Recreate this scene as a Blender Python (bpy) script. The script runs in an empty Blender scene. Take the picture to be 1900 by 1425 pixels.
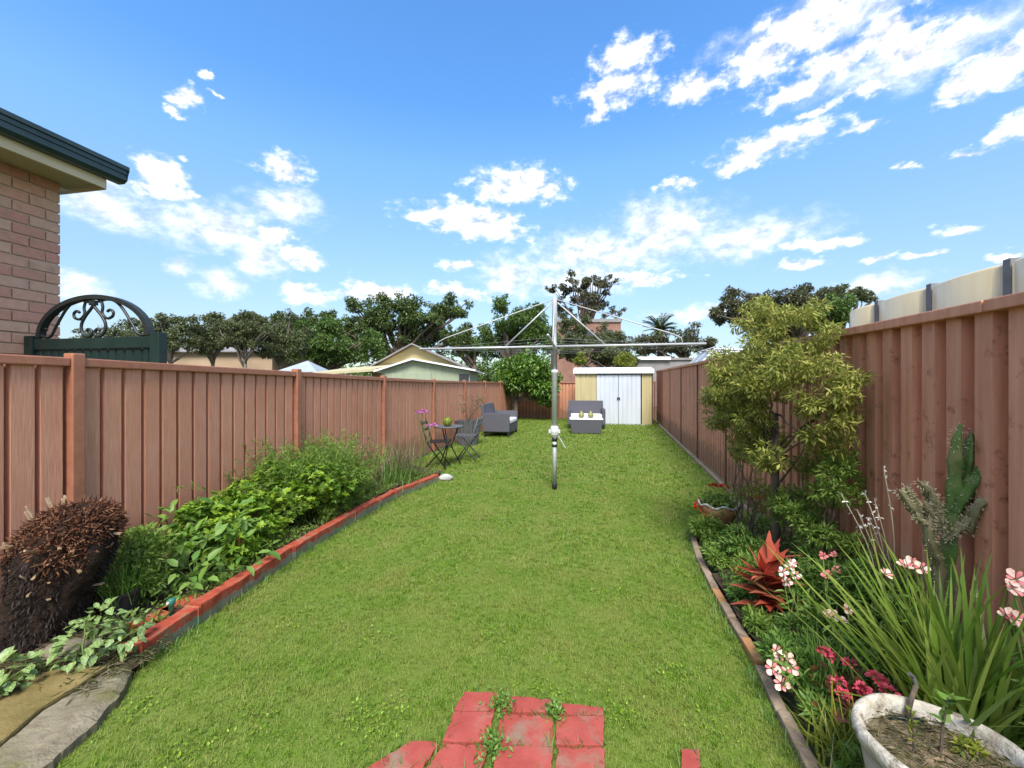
import bpy, bmesh, math, random
import numpy as np
from mathutils import Vector, Matrix
R = math.radians
random.seed(7)
rng = np.random.default_rng(11)
SC = bpy.context.scene
C = SC.collection

# ------------------------------------------------------------------ camera
F, H, YAW = 780.0, 1.4, R(10.9)            # focal length in photo pixels, eye height, yaw to the yard axis
ca, sa = math.cos(YAW), math.sin(YAW)
cam = bpy.data.cameras.new('camera'); cam_o = bpy.data.objects.new('camera', cam); C.objects.link(cam_o)
cam.sensor_width = 36; cam.lens = F / 1900 * 36; cam.clip_start = 0.05; cam.clip_end = 2000
cam_o.location = (0, 0, H); cam_o.rotation_euler = (R(90), 0, YAW)
SC.camera = cam_o
def ray(px, py):
    dx = (px - 950) / F
    return Vector((dx*ca - sa, dx*sa + ca, -(py - 712.5) / F))
def gp(px, py, z=0.0):
    r = ray(px, py); t = (z - H) / r.z
    return Vector((r.x*t, r.y*t, z))
def pd(px, py, d):
    return Vector((0, 0, H)) + ray(px, py) * d

# ------------------------------------------------------------------ world, sun, exposure
SUN_EL, SUN_AZ = R(52), R(170)             # azimuth clockwise from +Y: high behind the camera
w = bpy.data.worlds.new('World'); SC.world = w; w.use_nodes = True
NT = w.node_tree; NT.nodes.clear()
def wn(t, **k):
    n = NT.nodes.new(t)
    for a, b in k.items(): setattr(n, a, b)
    return n
def wl(a, b): NT.links.new(a, b)
def wmath(op, a, b=None, clamp=False):
    n = wn('ShaderNodeMath', operation=op, use_clamp=clamp)
    for i, v in enumerate((a, b)):
        if v is None: continue
        if isinstance(v, (int, float)): n.inputs[i].default_value = v
        else: wl(v, n.inputs[i])
    return n.outputs[0]
wout = wn('ShaderNodeOutputWorld'); wbg = wn('ShaderNodeBackground'); wl(wbg.outputs[0], wout.inputs[0])
wbg.inputs[1].default_value = 0.15
sky = wn('ShaderNodeTexSky', sky_type='NISHITA', sun_disc=False)
sky.sun_elevation = SUN_EL; sky.sun_rotation = SUN_AZ
sky.air_density = 1.0; sky.dust_density = 0.4; sky.ozone_density = 3.0; sky.altitude = 50
tc = wn('ShaderNodeTexCoord'); D = tc.outputs['Generated']
sx = wn('ShaderNodeSeparateXYZ'); wl(D, sx.inputs[0])
az = wmath('ARCTAN2', sx.outputs[0], sx.outputs[1]); el = wmath('ARCSINE', sx.outputs[2])
cv = wn('ShaderNodeCombineXYZ'); wl(az, cv.inputs[0]); wl(el, cv.inputs[1])
def wnoise(vec, scale, detail, rough=0.55):
    n = wn('ShaderNodeTexNoise'); n.inputs['Scale'].default_value = scale
    n.inputs['Detail'].default_value = detail; n.inputs['Roughness'].default_value = rough
    wl(vec, n.inputs['Vector']); return n
st = wn('ShaderNodeMapping'); st.inputs['Scale'].default_value = (1, 1.6, 1); wl(cv.outputs[0], st.inputs[0])
nz = wnoise(st.outputs[0], 9, 8, 0.6)
wsub = wn('ShaderNodeVectorMath', operation='SUBTRACT'); wl(nz.outputs['Color'], wsub.inputs[0]); wsub.inputs[1].default_value = (.5, .5, .5)
wsc = wn('ShaderNodeVectorMath', operation='MULTIPLY'); wl(wsub.outputs[0], wsc.inputs[0]); wsc.inputs[1].default_value = (.13, .075, 0)
wad = wn('ShaderNodeVectorMath', operation='ADD'); wl(cv.outputs[0], wad.inputs[0]); wl(wsc.outputs[0], wad.inputs[1])
def azel(px, py):
    r = ray(px, py).normalized(); return math.atan2(r.x, r.y), math.asin(r.z)
def cloud_field(blobs):
    acc = None
    for (px, py, rx, ry) in blobs:
        a0, e0 = azel(px, py); ra = abs(azel(px+rx, py)[0]-azel(px-rx, py)[0])/2; re = abs(azel(px, py+ry)[1]-azel(px, py-ry)[1])/2; ra *= 1.12; re *= 1.12
        s = wn('ShaderNodeVectorMath', operation='SUBTRACT'); wl(wad.outputs[0], s.inputs[0]); s.inputs[1].default_value = (a0, e0, 0)
        m = wn('ShaderNodeVectorMath', operation='MULTIPLY'); wl(s.outputs[0], m.inputs[0]); m.inputs[1].default_value = (1/ra, 1/re, 0)
        l = wn('ShaderNodeVectorMath', operation='LENGTH'); wl(m.outputs[0], l.inputs[0])
        d = wmath('SUBTRACT', 1.0, l.outputs['Value'])
        acc = d if acc is None else wmath('MAXIMUM', acc, d)
    return acc
HARD = [(1165,105,72,42),(1140,165,92,38),(1110,208,34,24),(1285,160,75,36),(1400,120,90,55),(1470,60,110,52),(1540,10,90,40),
 (1560,105,95,48),(1640,60,80,45),(1690,95,90,40),(1770,65,70,38),(1480,165,90,24),(1600,178,62,22),(1815,145,95,44),(1880,100,50,40),(1760,188,42,16),
 (1430,268,115,34),(1590,243,55,14),(1375,303,62,14),(1255,342,46,16),(1510,215,42,12),(1885,228,52,32),(1820,268,46,11),
 (965,348,98,40),(850,400,120,30),(890,425,120,24),(790,405,60,18),
 (335,185,34,26),(385,146,18,12),(325,212,15,10),(408,182,14,8),(530,315,64,32),(296,318,38,34),(300,348,62,22),(340,298,16,9),
 (552,476,58,24),(520,440,40,26),(565,546,52,24),(695,537,90,26),(845,541,66,18),(850,490,46,15),
 (1505,456,80,14),(1570,446,50,10),(1180,516,90,18),(1760,434,52,11),(1630,481,34,8),(1705,478,44,8),(1850,471,44,11),(1490,492,56,9),(1695,310,34,9)]
SOFT = [(215,385,135,62),(400,420,165,52),(530,385,80,44),(480,470,66,56),(410,528,60,30),(335,490,36,24),(140,540,90,36),(200,330,80,36),
 (955,510,80,48),(1240,425,130,70),(1120,470,190,54),(1390,440,170,44),(1070,520,130,34),(1290,578,100,16),(1610,530,120,22),(1560,20,300,60),(1700,110,260,60)]
nf = wnoise(st.outputs[0], 26, 9, 0.62)
nfd = wmath('SUBTRACT', nf.outputs['Fac'], 0.5)
hard = wmath('ADD', cloud_field(HARD), wmath('MULTIPLY', nfd, 1.9))
hr = wn('ShaderNodeMapRange', interpolation_type='SMOOTHSTEP'); wl(hard, hr.inputs[0]); hr.inputs[1].default_value = -0.06; hr.inputs[2].default_value = 0.72
soft = wmath('ADD', cloud_field(SOFT), wmath('MULTIPLY', nfd, 0.9))
sr = wn('ShaderNodeMapRange', interpolation_type='SMOOTHSTEP'); wl(soft, sr.inputs[0]); sr.inputs[1].default_value = -0.1; sr.inputs[2].default_value = 0.9; sr.inputs[4].default_value = 0.8
# broken cloud added round the unseen sky, made denser for neutral fill light
ng = wnoise(D, 3.2, 8, 0.6)
gr = wn('ShaderNodeMapRange', interpolation_type='SMOOTHSTEP'); wl(ng.outputs['Fac'], gr.inputs[0]); gr.inputs[1].default_value = 0.36; gr.inputs[2].default_value = 0.60; gr.inputs[4].default_value = .9
daz = wmath('ABSOLUTE', wmath('ADD', az, YAW))
gm = wn('ShaderNodeMapRange', interpolation_type='SMOOTHSTEP'); wl(wmath('MAXIMUM', daz, wmath('MULTIPLY', el, 1.25)), gm.inputs[0]); gm.inputs[1].default_value = 0.90; gm.inputs[2].default_value = 1.5
gen = wmath('MULTIPLY', gr.outputs[0], gm.outputs[0])
dens = wmath('MAXIMUM', wmath('MAXIMUM', wmath('POWER', hr.outputs[0], 1.5), wmath('POWER', sr.outputs[0], 1.25)), gen)
cr = wn('ShaderNodeMapRange'); wl(nf.outputs['Fac'], cr.inputs[0]); cr.inputs[1].default_value = .36; cr.inputs[2].default_value = .72
cc = wn('ShaderNodeMix', data_type='RGBA'); wl(cr.outputs[0], cc.inputs['Factor'])
cc.inputs['A'].default_value = (1.22, 1.29, 1.44, 1); cc.inputs['B'].default_value = (2.75, 2.75, 2.75, 1)
hs = wn('ShaderNodeHueSaturation'); wl(sky.outputs[0], hs.inputs['Color'])
sm_ = wn('ShaderNodeMapRange'); wl(sx.outputs[2], sm_.inputs[0]); sm_.inputs[1].default_value = .10; sm_.inputs[2].default_value = .55; sm_.inputs[3].default_value = .95; sm_.inputs[4].default_value = 1.22; wl(sm_.outputs[0], hs.inputs['Saturation'])
vm_ = wn('ShaderNodeMapRange'); wl(sx.outputs[2], vm_.inputs[0]); vm_.inputs[1].default_value = .08; vm_.inputs[2].default_value = .45; vm_.inputs[3].default_value = .225; vm_.inputs[4].default_value = .53; wl(vm_.outputs[0], hs.inputs['Value'])
mx = wn('ShaderNodeMix', data_type='RGBA'); wl(dens, mx.inputs['Factor']); wl(hs.outputs[0], mx.inputs['A']); wl(cc.outputs['Result'], mx.inputs['B'])
wl(mx.outputs['Result'], wbg.inputs[0])
w.cycles.sampling_method = 'MANUAL'; w.cycles.sample_map_resolution = 512

sun = bpy.data.lights.new('sun', 'SUN'); sun.energy = 1.4; sun.angle = R(25); sun.color = (1, .95, .86)
sun_o = bpy.data.objects.new('sun', sun); C.objects.link(sun_o)
sd = Vector((math.sin(SUN_AZ)*math.cos(SUN_EL), math.cos(SUN_AZ)*math.cos(SUN_EL), math.sin(SUN_EL)))
sun_o.rotation_euler = sd.to_track_quat('Z', 'Y').to_euler(); sun_o.location = (0, -5, 20)
SC.view_settings.view_transform = 'Standard'; SC.view_settings.look = 'None'
SC.view_settings.exposure = 2.15; SC.view_settings.gamma = 1
SC.render.engine = 'CYCLES'; SC.cycles.use_denoising = True; SC.cycles.max_bounces = 6; SC.cycles.transparent_max_bounces = 8

# ------------------------------------------------------------------ materials
def lin(c):
    return tuple(((v/255)/12.92 if v/255 <= .04045 else ((v/255+.055)/1.055)**2.4) for v in c) + (1,)
def newmat(name):
    m = bpy.data.materials.new(name); m.use_nodes = True
    return m, m.node_tree, m.node_tree.nodes['Principled BSDF']
def noise(nt, scale, detail=5, rough=.55, stretch=None, coord='Object'):
    t = nt.nodes.new('ShaderNodeTexCoord'); n = nt.nodes.new('ShaderNodeTexNoise')
    n.inputs['Scale'].default_value = scale; n.inputs['Detail'].default_value = detail; n.inputs['Roughness'].default_value = rough
    src = t.outputs[coord]
    if coord == 'World':
        pass
    if stretch:
        mp = nt.nodes.new('ShaderNodeMapping'); mp.inputs['Scale'].default_value = stretch
        nt.links.new(src, mp.inputs[0]); src = mp.outputs[0]
    nt.links.new(src, n.inputs['Vector']); return n
def geo_noise(nt, scale, detail=5, rough=.55, stretch=None):
    g = nt.nodes.new('ShaderNodeNewGeometry'); n = nt.nodes.new('ShaderNodeTexNoise')
    n.inputs['Scale'].default_value = scale; n.inputs['Detail'].default_value = detail; n.inputs['Roughness'].default_value = rough
    src = g.outputs['Position']
    if stretch:
        mp = nt.nodes.new('ShaderNodeMapping'); mp.inputs['Scale'].default_value = stretch
        nt.links.new(src, mp.inputs[0]); src = mp.outputs[0]
    nt.links.new(src, n.inputs['Vector']); return n
def ramp(nt, fac, stops):
    r = nt.nodes.new('ShaderNodeValToRGB'); els = r.color_ramp.elements
    while len(els) < len(stops): els.new(.5)
    for e, (p, c) in zip(els, stops): e.position = p; e.color = c if len(c) == 4 else tuple(c)+(1,)
    nt.links.new(fac, r.inputs[0]); return r
def mixc(nt, fac, a, b):
    m = nt.nodes.new('ShaderNodeMix'); m.data_type = 'RGBA'
    for k, v in (('Factor', fac), ('A', a), ('B', b)):
        if isinstance(v, (int, float)): m.inputs[k].default_value = v
        elif isinstance(v, tuple): m.inputs[k].default_value = v
        else: nt.links.new(v, m.inputs[k])
    return m.outputs['Result']
def surf(name, c1, c2, scale=6, lo=.35, hi=.65, rough=.7, bump=.2, bscale=60, metal=0, stretch=None, c3=None, s3=1.5, l3=.5, h3=.7, spec=.3, bstretch=None, dist=.01, objvar=0, foot=None):
    """two-tone surface, optional third tone as stains, fine relief"""
    m, nt, b = newmat(name)
    n = geo_noise(nt, scale, 6, .6, stretch)
    col = ramp(nt, n.outputs['Fac'], [(lo, c1), (hi, c2)]).outputs[0]
    if c3:
        n3 = geo_noise(nt, s3, 7, .65)
        f = ramp(nt, n3.outputs['Fac'], [(l3, (0, 0, 0)), (h3, (1, 1, 1))]).outputs[0]
        col = mixc(nt, f, col, c3 if len(c3) == 4 else tuple(c3)+(1,))
    if objvar:
        oi = nt.nodes.new('ShaderNodeObjectInfo'); mr = nt.nodes.new('ShaderNodeMapRange'); nt.links.new(oi.outputs['Random'], mr.inputs[0])
        mr.inputs[3].default_value = 1-objvar; mr.inputs[4].default_value = 1+objvar
        hv = nt.nodes.new('ShaderNodeHueSaturation'); nt.links.new(mr.outputs[0], hv.inputs['Value']); nt.links.new(col, hv.inputs['Color']); col = hv.outputs[0]
    if foot:      # splashed soil low on the sheet, with an uneven upper edge
        g_ = nt.nodes.new('ShaderNodeNewGeometry'); sp_ = nt.nodes.new('ShaderNodeSeparateXYZ'); nt.links.new(g_.outputs['Position'], sp_.inputs[0])
        nn = geo_noise(nt, 5, 6, .65); ml = nt.nodes.new('ShaderNodeMath'); ml.operation = 'MULTIPLY_ADD'; nt.links.new(nn.outputs['Fac'], ml.inputs[0]); ml.inputs[1].default_value = -.55; nt.links.new(sp_.outputs[2], ml.inputs[2])
        ff = ramp(nt, ml.outputs[0], [(.0, (.6,.6,.6)), (.16, (0,0,0))]).outputs[0]; col = mixc(nt, ff, col, tuple(foot)+(1,))
    nt.links.new(col, b.inputs['Base Color'])
    b.inputs['Roughness'].default_value = rough; b.inputs['Metallic'].default_value = metal
    b.inputs['Specular IOR Level'].default_value = spec
    if bump:
        nb = geo_noise(nt, bscale, 6, .6, bstretch); bp = nt.nodes.new('ShaderNodeBump')
        bp.inputs['Strength'].default_value = bump; bp.inputs['Distance'].default_value = dist
        nt.links.new(nb.outputs['Fac'], bp.inputs['Height']); nt.links.new(bp.outputs[0], b.inputs['Normal'])
    return m
def leafmat(name, stops, trans=.3, rough=.45, patch=None, spec=.35):
    """leaf colour picked per leaf; patch = (colour, scale) adds drier areas"""
    m, nt, b = newmat(name)
    at = nt.nodes.new('ShaderNodeAttribute'); at.attribute_name = 'rnd'
    oi = nt.nodes.new('ShaderNodeObjectInfo')
    ad = nt.nodes.new('ShaderNodeMath'); ad.operation = 'ADD'; nt.links.new(at.outputs['Fac'], ad.inputs[0]); nt.links.new(oi.outputs['Random'], ad.inputs[1])
    fr = nt.nodes.new('ShaderNodeMath'); fr.operation = 'FRACT'; nt.links.new(ad.outputs[0], fr.inputs[0])
    k = len(stops)
    col = ramp(nt, fr.outputs[0], [(i/(k-1)*.96+.02, s) for i, s in enumerate(stops)]).outputs[0]
    if patch:
        n = geo_noise(nt, patch[1], 6, .6)
        f = ramp(nt, n.outputs['Fac'], [(.42, (0, 0, 0)), (.66, (.85, .85, .85))]).outputs[0]
        col = mixc(nt, f, col, tuple(patch[0])+(1,))
    nt.links.new(col, b.inputs['Base Color']); b.inputs['Roughness'].default_value = rough
    b.inputs['Specular IOR Level'].default_value = spec
    tr = nt.nodes.new('ShaderNodeBsdfTranslucent'); nt.links.new(col, tr.inputs['Color'])
    ms = nt.nodes.new('ShaderNodeMixShader'); ms.inputs[0].default_value = trans
    nt.links.new(b.outputs[0], ms.inputs[1]); nt.links.new(tr.outputs[0], ms.inputs[2])
    nt.links.new(ms.outputs[0], nt.nodes['Material Output'].inputs[0])
    return m

M = {}
M['fence'] = surf('fence_steel', (.45,.195,.115), (.66,.355,.24), 4, .3, .7, .66, .35, 30, stretch=(55,55,1.6), c3=(.50,.22,.13), s3=1.3, l3=.45, h3=.75, spec=.2, bstretch=(20,20,.5), dist=.004, objvar=.07, foot=(.20,.12,.075))
M['fence_r'] = surf('fence_steel_weathered', (.50,.21,.125), (.66,.32,.205), 2.5, .3, .7, .6, .2, 25, stretch=(9,9,.7), c3=(.26,.10,.06), s3=11, l3=.57, h3=.70, spec=.25, objvar=.08, foot=(.16,.10,.065))
M['fence_rail'] = surf('fence_rail_steel', (.31,.125,.07), (.41,.18,.11), 14, .3, .7, .45, .1, 60, spec=.4)
M['fence_dark'] = surf('fence_post_dark', (.09,.045,.035), (.14,.07,.05), 9, .3, .7, .6, .1, 60)
M['brick'] = [surf('brick_%s' % n, a, b, 22, .3, .7, .9, .5, 130, c3=(.36,.25,.18), s3=6, l3=.55, h3=.75, spec=.15) for n, a, b in
    (('salmon', (.54,.31,.215), (.62,.38,.27)), ('red', (.49,.25,.18), (.57,.32,.23)), ('tan', (.53,.34,.235), (.60,.41,.29)))]
M['mortar'] = surf('mortar', (.46,.36,.28), (.54,.44,.35), 30, .3, .7, .95, .4, 150)
M['cream'] = surf('cream_paint', (.60,.53,.34), (.66,.60,.42), 3, .3, .7, .6, .05, 60)
M['soffit'] = surf('soffit_paint', (.44,.42,.26), (.50,.47,.30), 3, .3, .7, .7, .05, 60)
M['gutter'] = surf('gutter_green', (.018,.045,.048), (.03,.065,.066), 4, .3, .7, .35, .04, 60, spec=.5)
M['rooftile'] = surf('roof_tile', (.055,.035,.03), (.11,.06,.05), 10, .3, .7, .85, .4, 60)
M['gate'] = surf('gate_green_steel', (.007,.022,.019), (.012,.034,.028), 8, .3, .7, .4, .05, 80, spec=.5)
M['iron'] = surf('wrought_iron', (.012,.018,.017), (.022,.03,.028), 20, .3, .7, .45, .1, 90, spec=.5)
M['galv'] = surf('galvanised_steel', (.40,.41,.42), (.52,.53,.54), 30, .3, .7, .45, .1, 80, metal=.2, spec=.5)
M['white_metal'] = surf('pale_metal', (.62,.63,.62), (.72,.73,.72), 25, .3, .7, .4, .08, 80, metal=.2)
M['black'] = surf('black_metal', (.010,.010,.011), (.02,.02,.022), 20, .3, .7, .45, .05, 60, spec=.5)
M['grey_metal'] = surf('grey_metal', (.075,.075,.078), (.115,.115,.12), 20, .3, .7, .5, .05, 60)
M['shed_cream'] = surf('shed_cream_steel', (.42,.35,.18), (.50,.43,.24), 1.5, .3, .7, .5, .05, 60, stretch=(9,9,.7))
M['shed_white'] = surf('shed_white_steel', (.47,.51,.56), (.56,.60,.65), 1.5, .3, .7, .45, .05, 60, stretch=(9,9,.7))
M['roof_white'] = surf('white_roof_edge', (.76,.77,.78), (.84,.85,.86), 3, .3, .7, .45, .04, 60)
def wicker():
    m, nt, b = newmat('wicker_charcoal')
    t = nt.nodes.new('ShaderNodeTexCoord'); wv = nt.nodes.new('ShaderNodeTexWave'); wv.inputs['Scale'].default_value = 28; wv.bands_direction = 'Z'
    wv.inputs['Distortion'].default_value = 1.5
    nt.links.new(t.outputs['Object'], wv.inputs[0])
    col = ramp(nt, wv.outputs['Fac'], [(0, (.045,.045,.058)), (1, (.11,.11,.135))]).outputs[0]
    nt.links.new(col, b.inputs['Base Color']); b.inputs['Roughness'].default_value = .6
    bp = nt.nodes.new('ShaderNodeBump'); bp.inputs['Strength'].default_value = .5; bp.inputs['Distance'].default_value = .01
    nt.links.new(wv.outputs['Fac'], bp.inputs['Height']); nt.links.new(bp.outputs[0], b.inputs['Normal'])
    return m
M['wicker'] = wicker()
M['cushion'] = surf('white_cushion', (.74,.74,.76), (.82,.82,.83), 8, .3, .7, .9, .2, 90)
M['pear'] = surf('pear_ceramic', (.16,.17,.05), (.26,.24,.09), 14, .3, .7, .45, .1, 60, spec=.5)
M['lime'] = surf('lime_ball', (.24,.34,.05), (.42,.52,.12), 16, .3, .7, .5, .2, 50)
M['soil'] = surf('garden_soil', (.035,.024,.016), (.085,.06,.04), 14, .3, .7, .95, .8, 50, dist=.02)
M['mulch'] = surf('straw_mulch', (.16,.115,.07), (.36,.28,.18), 40, .3, .7, .95, .8, 90, c3=(.06,.045,.03), s3=9, l3=.55, h3=.7, dist=.02)
M['ground'] = surf('far_ground', (.05,.065,.025), (.10,.10,.05), .6, .3, .7, .95, .4, 8)
M['lawn'] = surf('lawn_thatch', (.07,.125,.012), (.14,.185,.028), 70, .3, .7, .95, .5, 120, c3=(.13,.165,.03), s3=2.4, l3=.46, h3=.72, dist=.01)
M['paver'] = surf('red_paver', (.27,.048,.038), (.38,.085,.068), 8, .3, .7, .85, .5, 50, c3=(.23,.16,.115), s3=6, l3=.52, h3=.68, spec=.25, dist=.004)
M['concrete'] = surf('weathered_concrete', (.16,.135,.09), (.30,.265,.19), 14, .3, .7, .95, .9, 60, c3=(.13,.125,.055), s3=7, l3=.46, h3=.66, spec=.15)
M['moss'] = surf('mossy_stone', (.15,.115,.04), (.26,.20,.085), 7, .3, .7, .95, .6, 70, c3=(.09,.085,.03), s3=4, l3=.5, h3=.7, spec=.1)
M['rock'] = surf('pale_rock', (.30,.31,.29), (.45,.46,.43), 9, .3, .7, .9, .6, 40)
M['strip'] = surf('mowing_strip', (.25,.18,.125), (.37,.29,.21), 12, .3, .7, .95, .7, 70, c3=(.16,.11,.075), s3=6, l3=.46, h3=.66)
def edging():
    m, nt, b = newmat('red_painted_edging')
    g = nt.nodes.new('ShaderNodeNewGeometry'); sp = nt.nodes.new('ShaderNodeSeparateXYZ'); nt.links.new(g.outputs['Position'], sp.inputs[0])
    n = geo_noise(nt, 9, 7, .65); a = nt.nodes.new('ShaderNodeMath'); a.operation = 'MULTIPLY_ADD'; nt.links.new(n.outputs['Fac'], a.inputs[0]); a.inputs[1].default_value = -.115; nt.links.new(sp.outputs[2], a.inputs[2])
    f = ramp(nt, a.outputs[0], [(.0, (0,0,0)), (.012, (1,1,1))]).outputs[0]
    n1 = geo_noise(nt, 16, 6); red = ramp(nt, n1.outputs['Fac'], [(.3, (.24,.035,.016)), (.52, (.36,.06,.026)), (.62, (.28,.11,.06)), (.70, (.24,.17,.11))]).outputs[0]
    n2 = geo_noise(nt, 12, 6); gry = ramp(nt, n2.outputs['Fac'], [(.35, (.21,.185,.14)), (.55, (.15,.15,.10)), (.68, (.13,.22,.14))]).outputs[0]
    nt.links.new(mixc(nt, f, gry, red), b.inputs['Base Color']); b.inputs['Roughness'].default_value = .8
    nb = geo_noise(nt, 60, 6); bp = nt.nodes.new('ShaderNodeBump'); bp.inputs['Strength'].default_value = .5; bp.inputs['Distance'].default_value = .008
    nt.links.new(nb.outputs['Fac'], bp.inputs['Height']); nt.links.new(bp.outputs[0], b.inputs['Normal'])
    return m
M['edging'] = edging()
M['terracotta'] = surf('terracotta', (.30,.13,.06), (.42,.22,.10), 12, .3, .7, .85, .3, 70, c3=(.34,.26,.09), s3=8, l3=.5, h3=.68)
M['chalk'] = surf('chalky_white', (.55,.52,.45), (.74,.72,.66), 16, .3, .7, .9, .4, 80)
M['pot'] = surf('weathered_pot', (.34,.28,.20), (.46,.40,.30), 7, .3, .7, .9, .4, 90, c3=(.30,.22,.14), s3=4, l3=.52, h3=.72, stretch=(1,1,5))
M['pot_rim'] = surf('chalky_rim', (.36,.32,.25), (.58,.55,.48), 22, .35, .6, .95, .7, 90, c3=(.16,.13,.09), s3=13, l3=.5, h3=.64)
M['plastic_blk'] = surf('black_plastic', (.012,.012,.014), (.02,.02,.024), 9, .3, .7, .35, .05, 60, spec=.5)
M['tap'] = surf('green_plastic', (.02,.13,.095), (.035,.19,.14), 9, .3, .7, .4, .05, 60, spec=.5)
M['blue_plastic'] = surf('teal_plastic', (.008,.022,.026), (.016,.036,.042), 9, .3, .7, .45, .05, 60)
M['bark'] = surf('bark', (.075,.055,.04), (.16,.125,.095), 8, .3, .7, .95, .8, 30, stretch=(4,4,1), dist=.02)
M['bark_pale'] = surf('pale_bark', (.16,.13,.10), (.27,.23,.18), 8, .3, .7, .95, .7, 30, stretch=(4,4,1), dist=.02)
M['stump'] = surf('stump_dark', (.012,.009,.008), (.05,.032,.024), 12, .3, .7, .95, 1.0, 40, c3=(.075,.045,.03), s3=18, l3=.55, h3=.7, dist=.03, spec=.15)
M['fibre'] = leafmat('stump_fibre', [(.035,.015,.010), (.13,.05,.028), (.22,.10,.055), (.08,.034,.02), (.30,.16,.09), (.05,.022,.014)], .05, .8, spec=.1)
M['frond_stub'] = surf('frond_stub', (.22,.14,.075), (.40,.29,.18), 22, .3, .7, .9, .4, 80)
M['cactus'] = surf('cactus_green', (.05,.11,.022), (.10,.17,.04), 14, .3, .7, .55, .2, 60, c3=(.16,.17,.07), s3=7, l3=.52, h3=.7)
M['cactus_old'] = surf('cactus_olive', (.13,.13,.06), (.22,.20,.11), 16, .3, .7, .7, .3, 60)
M['spine'] = surf('cactus_spine', (.40,.34,.22), (.52,.46,.32), 20, bump=0)
M['panel_cream'] = surf('cream_plastic', (.48,.40,.23), (.56,.49,.31), 3, .3, .7, .32, .05, 40, spec=.6, stretch=(6,6,1))
M['strap_grey'] = surf('zinc_grey', (.15,.16,.17), (.21,.22,.23), 14, .3, .7, .55, .1, 60, metal=.3)
M['house_yellow'] = surf('yellow_weatherboard', (.66,.52,.24), (.72,.60,.32), 2, .3, .7, .8, .05, 40)
M['shed_green'] = surf('pale_green_cladding', (.27,.31,.21), (.34,.385,.27), 1.5, .3, .7, .7, .1, 30, stretch=(6,6,1))
M['roof_grey'] = surf('grey_roof', (.20,.19,.19), (.30,.28,.27), 2, .3, .7, .7, .3, 10)
M['roof_blue'] = surf('pale_blue_roof', (.26,.31,.35), (.34,.39,.43), 2, .3, .7, .6, .1, 10)
M['roof_cream'] = surf('cream_roof_sheet', (.42,.37,.21), (.50,.45,.28), 2, .3, .7, .6, .1, 10)
M['brick_far'] = surf('far_brick', (.20,.10,.075), (.31,.18,.14), .9, .3, .7, .9, .2, 5)
M['wall_tan'] = surf('tan_render', (.36,.26,.17), (.46,.34,.23), .6, .3, .7, .9, .1, 5)
M['glass'] = surf('dark_glass', (.03,.035,.04), (.05,.055,.06), 4, .3, .7, .15, 0, spec=.6)
M['hill'] = surf('hill_scrub', (.035,.045,.022), (.075,.08,.04), .25, .3, .7, .95, .6, 1.2, dist=.5)

# foliage
G = {}
G['lawn'] = leafmat('lawn_grass', [(.07,.165,.008), (.17,.31,.016), (.11,.24,.011), (.34,.38,.11), (.14,.27,.013), (.085,.195,.009), (.22,.33,.035), (.12,.25,.012)], .35, .6, ((.29,.31,.075), 3.0))
G['bright'] = leafmat('bright_leaf', [(0.081,0.189,0.0144), (0.162,0.297,0.024), (0.297,0.432,0.036), (0.108,0.23,0.0216)], .35, .4)
G['mid'] = leafmat('mid_leaf', [(.20,.34,.07), (0.0875,0.2,0.03), (0.15,0.275,0.048), (0.213,0.338,0.072), (0.112,0.237,0.042)], .35, .45)
G['fern'] = leafmat('fern_leaf', [(0.108,0.213,0.033), (0.192,0.3,0.0495), (0.252,0.35,0.066), (0.132,0.237,0.044)], .4, .5)
G['dry'] = leafmat('dry_grass', [(.14,.15,.05), (.26,.22,.12), (.10,.13,.04), (.32,.27,.17)], .3, .6)
G['tuft'] = leafmat('tuft_leaf', [(0.065,0.162,0.0216), (0.117,0.23,0.036), (0.169,0.27,0.048)], .35, .45)
G['olive'] = leafmat('olive_leaf', [(0.192,0.244,0.044), (0.358,0.366,0.0825), (0.474,0.451,0.121), (0.269,0.305,0.0605), (0.154,0.201,0.0385)], .38, .5)
G['citrus'] = leafmat('citrus_leaf', [(0.0525,0.128,0.0168), (0.105,0.208,0.0252), (0.195,0.304,0.042), (0.0675,0.16,0.0252)], .25, .35, spec=.5)
G['dark'] = leafmat('dark_tree_leaf', [(0.0564,0.0972,0.0328), (0.103,0.157,0.0468), (0.154,0.203,0.0608), (0.077,0.121,0.0374)], .25, .5)
G['gum'] = leafmat('gum_leaf', [(0.084,0.108,0.0504), (0.132,0.162,0.072), (0.192,0.21,0.09), (0.078,0.096,0.0432)], .3, .5)
G['brown_gum'] = leafmat('brown_gum_leaf', [(0.0975,0.105,0.0546), (0.143,0.142,0.078), (0.0975,0.121,0.0585), (0.182,0.176,0.0975)], .3, .5)
G['green_tree'] = leafmat('green_tree_leaf', [(0.0672,0.128,0.0324), (0.115,0.198,0.045), (0.163,0.247,0.063), (0.0864,0.158,0.036)], .3, .5)
G['yellow'] = leafmat('yellow_green_leaf', [(.20,.25,.03), (.32,.34,.05), (.14,.20,.03)], .35, .45)
G['strap'] = leafmat('strap_leaf', [(.14,.26,.03), (.23,.35,.05), (.32,.40,.09), (.17,.29,.04)], .38, .38, spec=.45)
G['cover'] = leafmat('cover_leaf', [(.24,.33,.07), (.12,.22,.04), (0.063,0.152,0.0234), (0.119,0.225,0.039), (0.196,0.29,0.065), (0.084,0.181,0.0286)], .35, .45)
G['red'] = leafmat('red_leaf', [(.42,.055,.032), (.55,.12,.07), (.34,.045,.028), (.50,.20,.11), (.58,.16,.10)], .4, .45)
G['bronze'] = leafmat('bronze_leaf', [(.13,.045,.02), (.20,.075,.035), (.10,.06,.02)], .3, .45)
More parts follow.
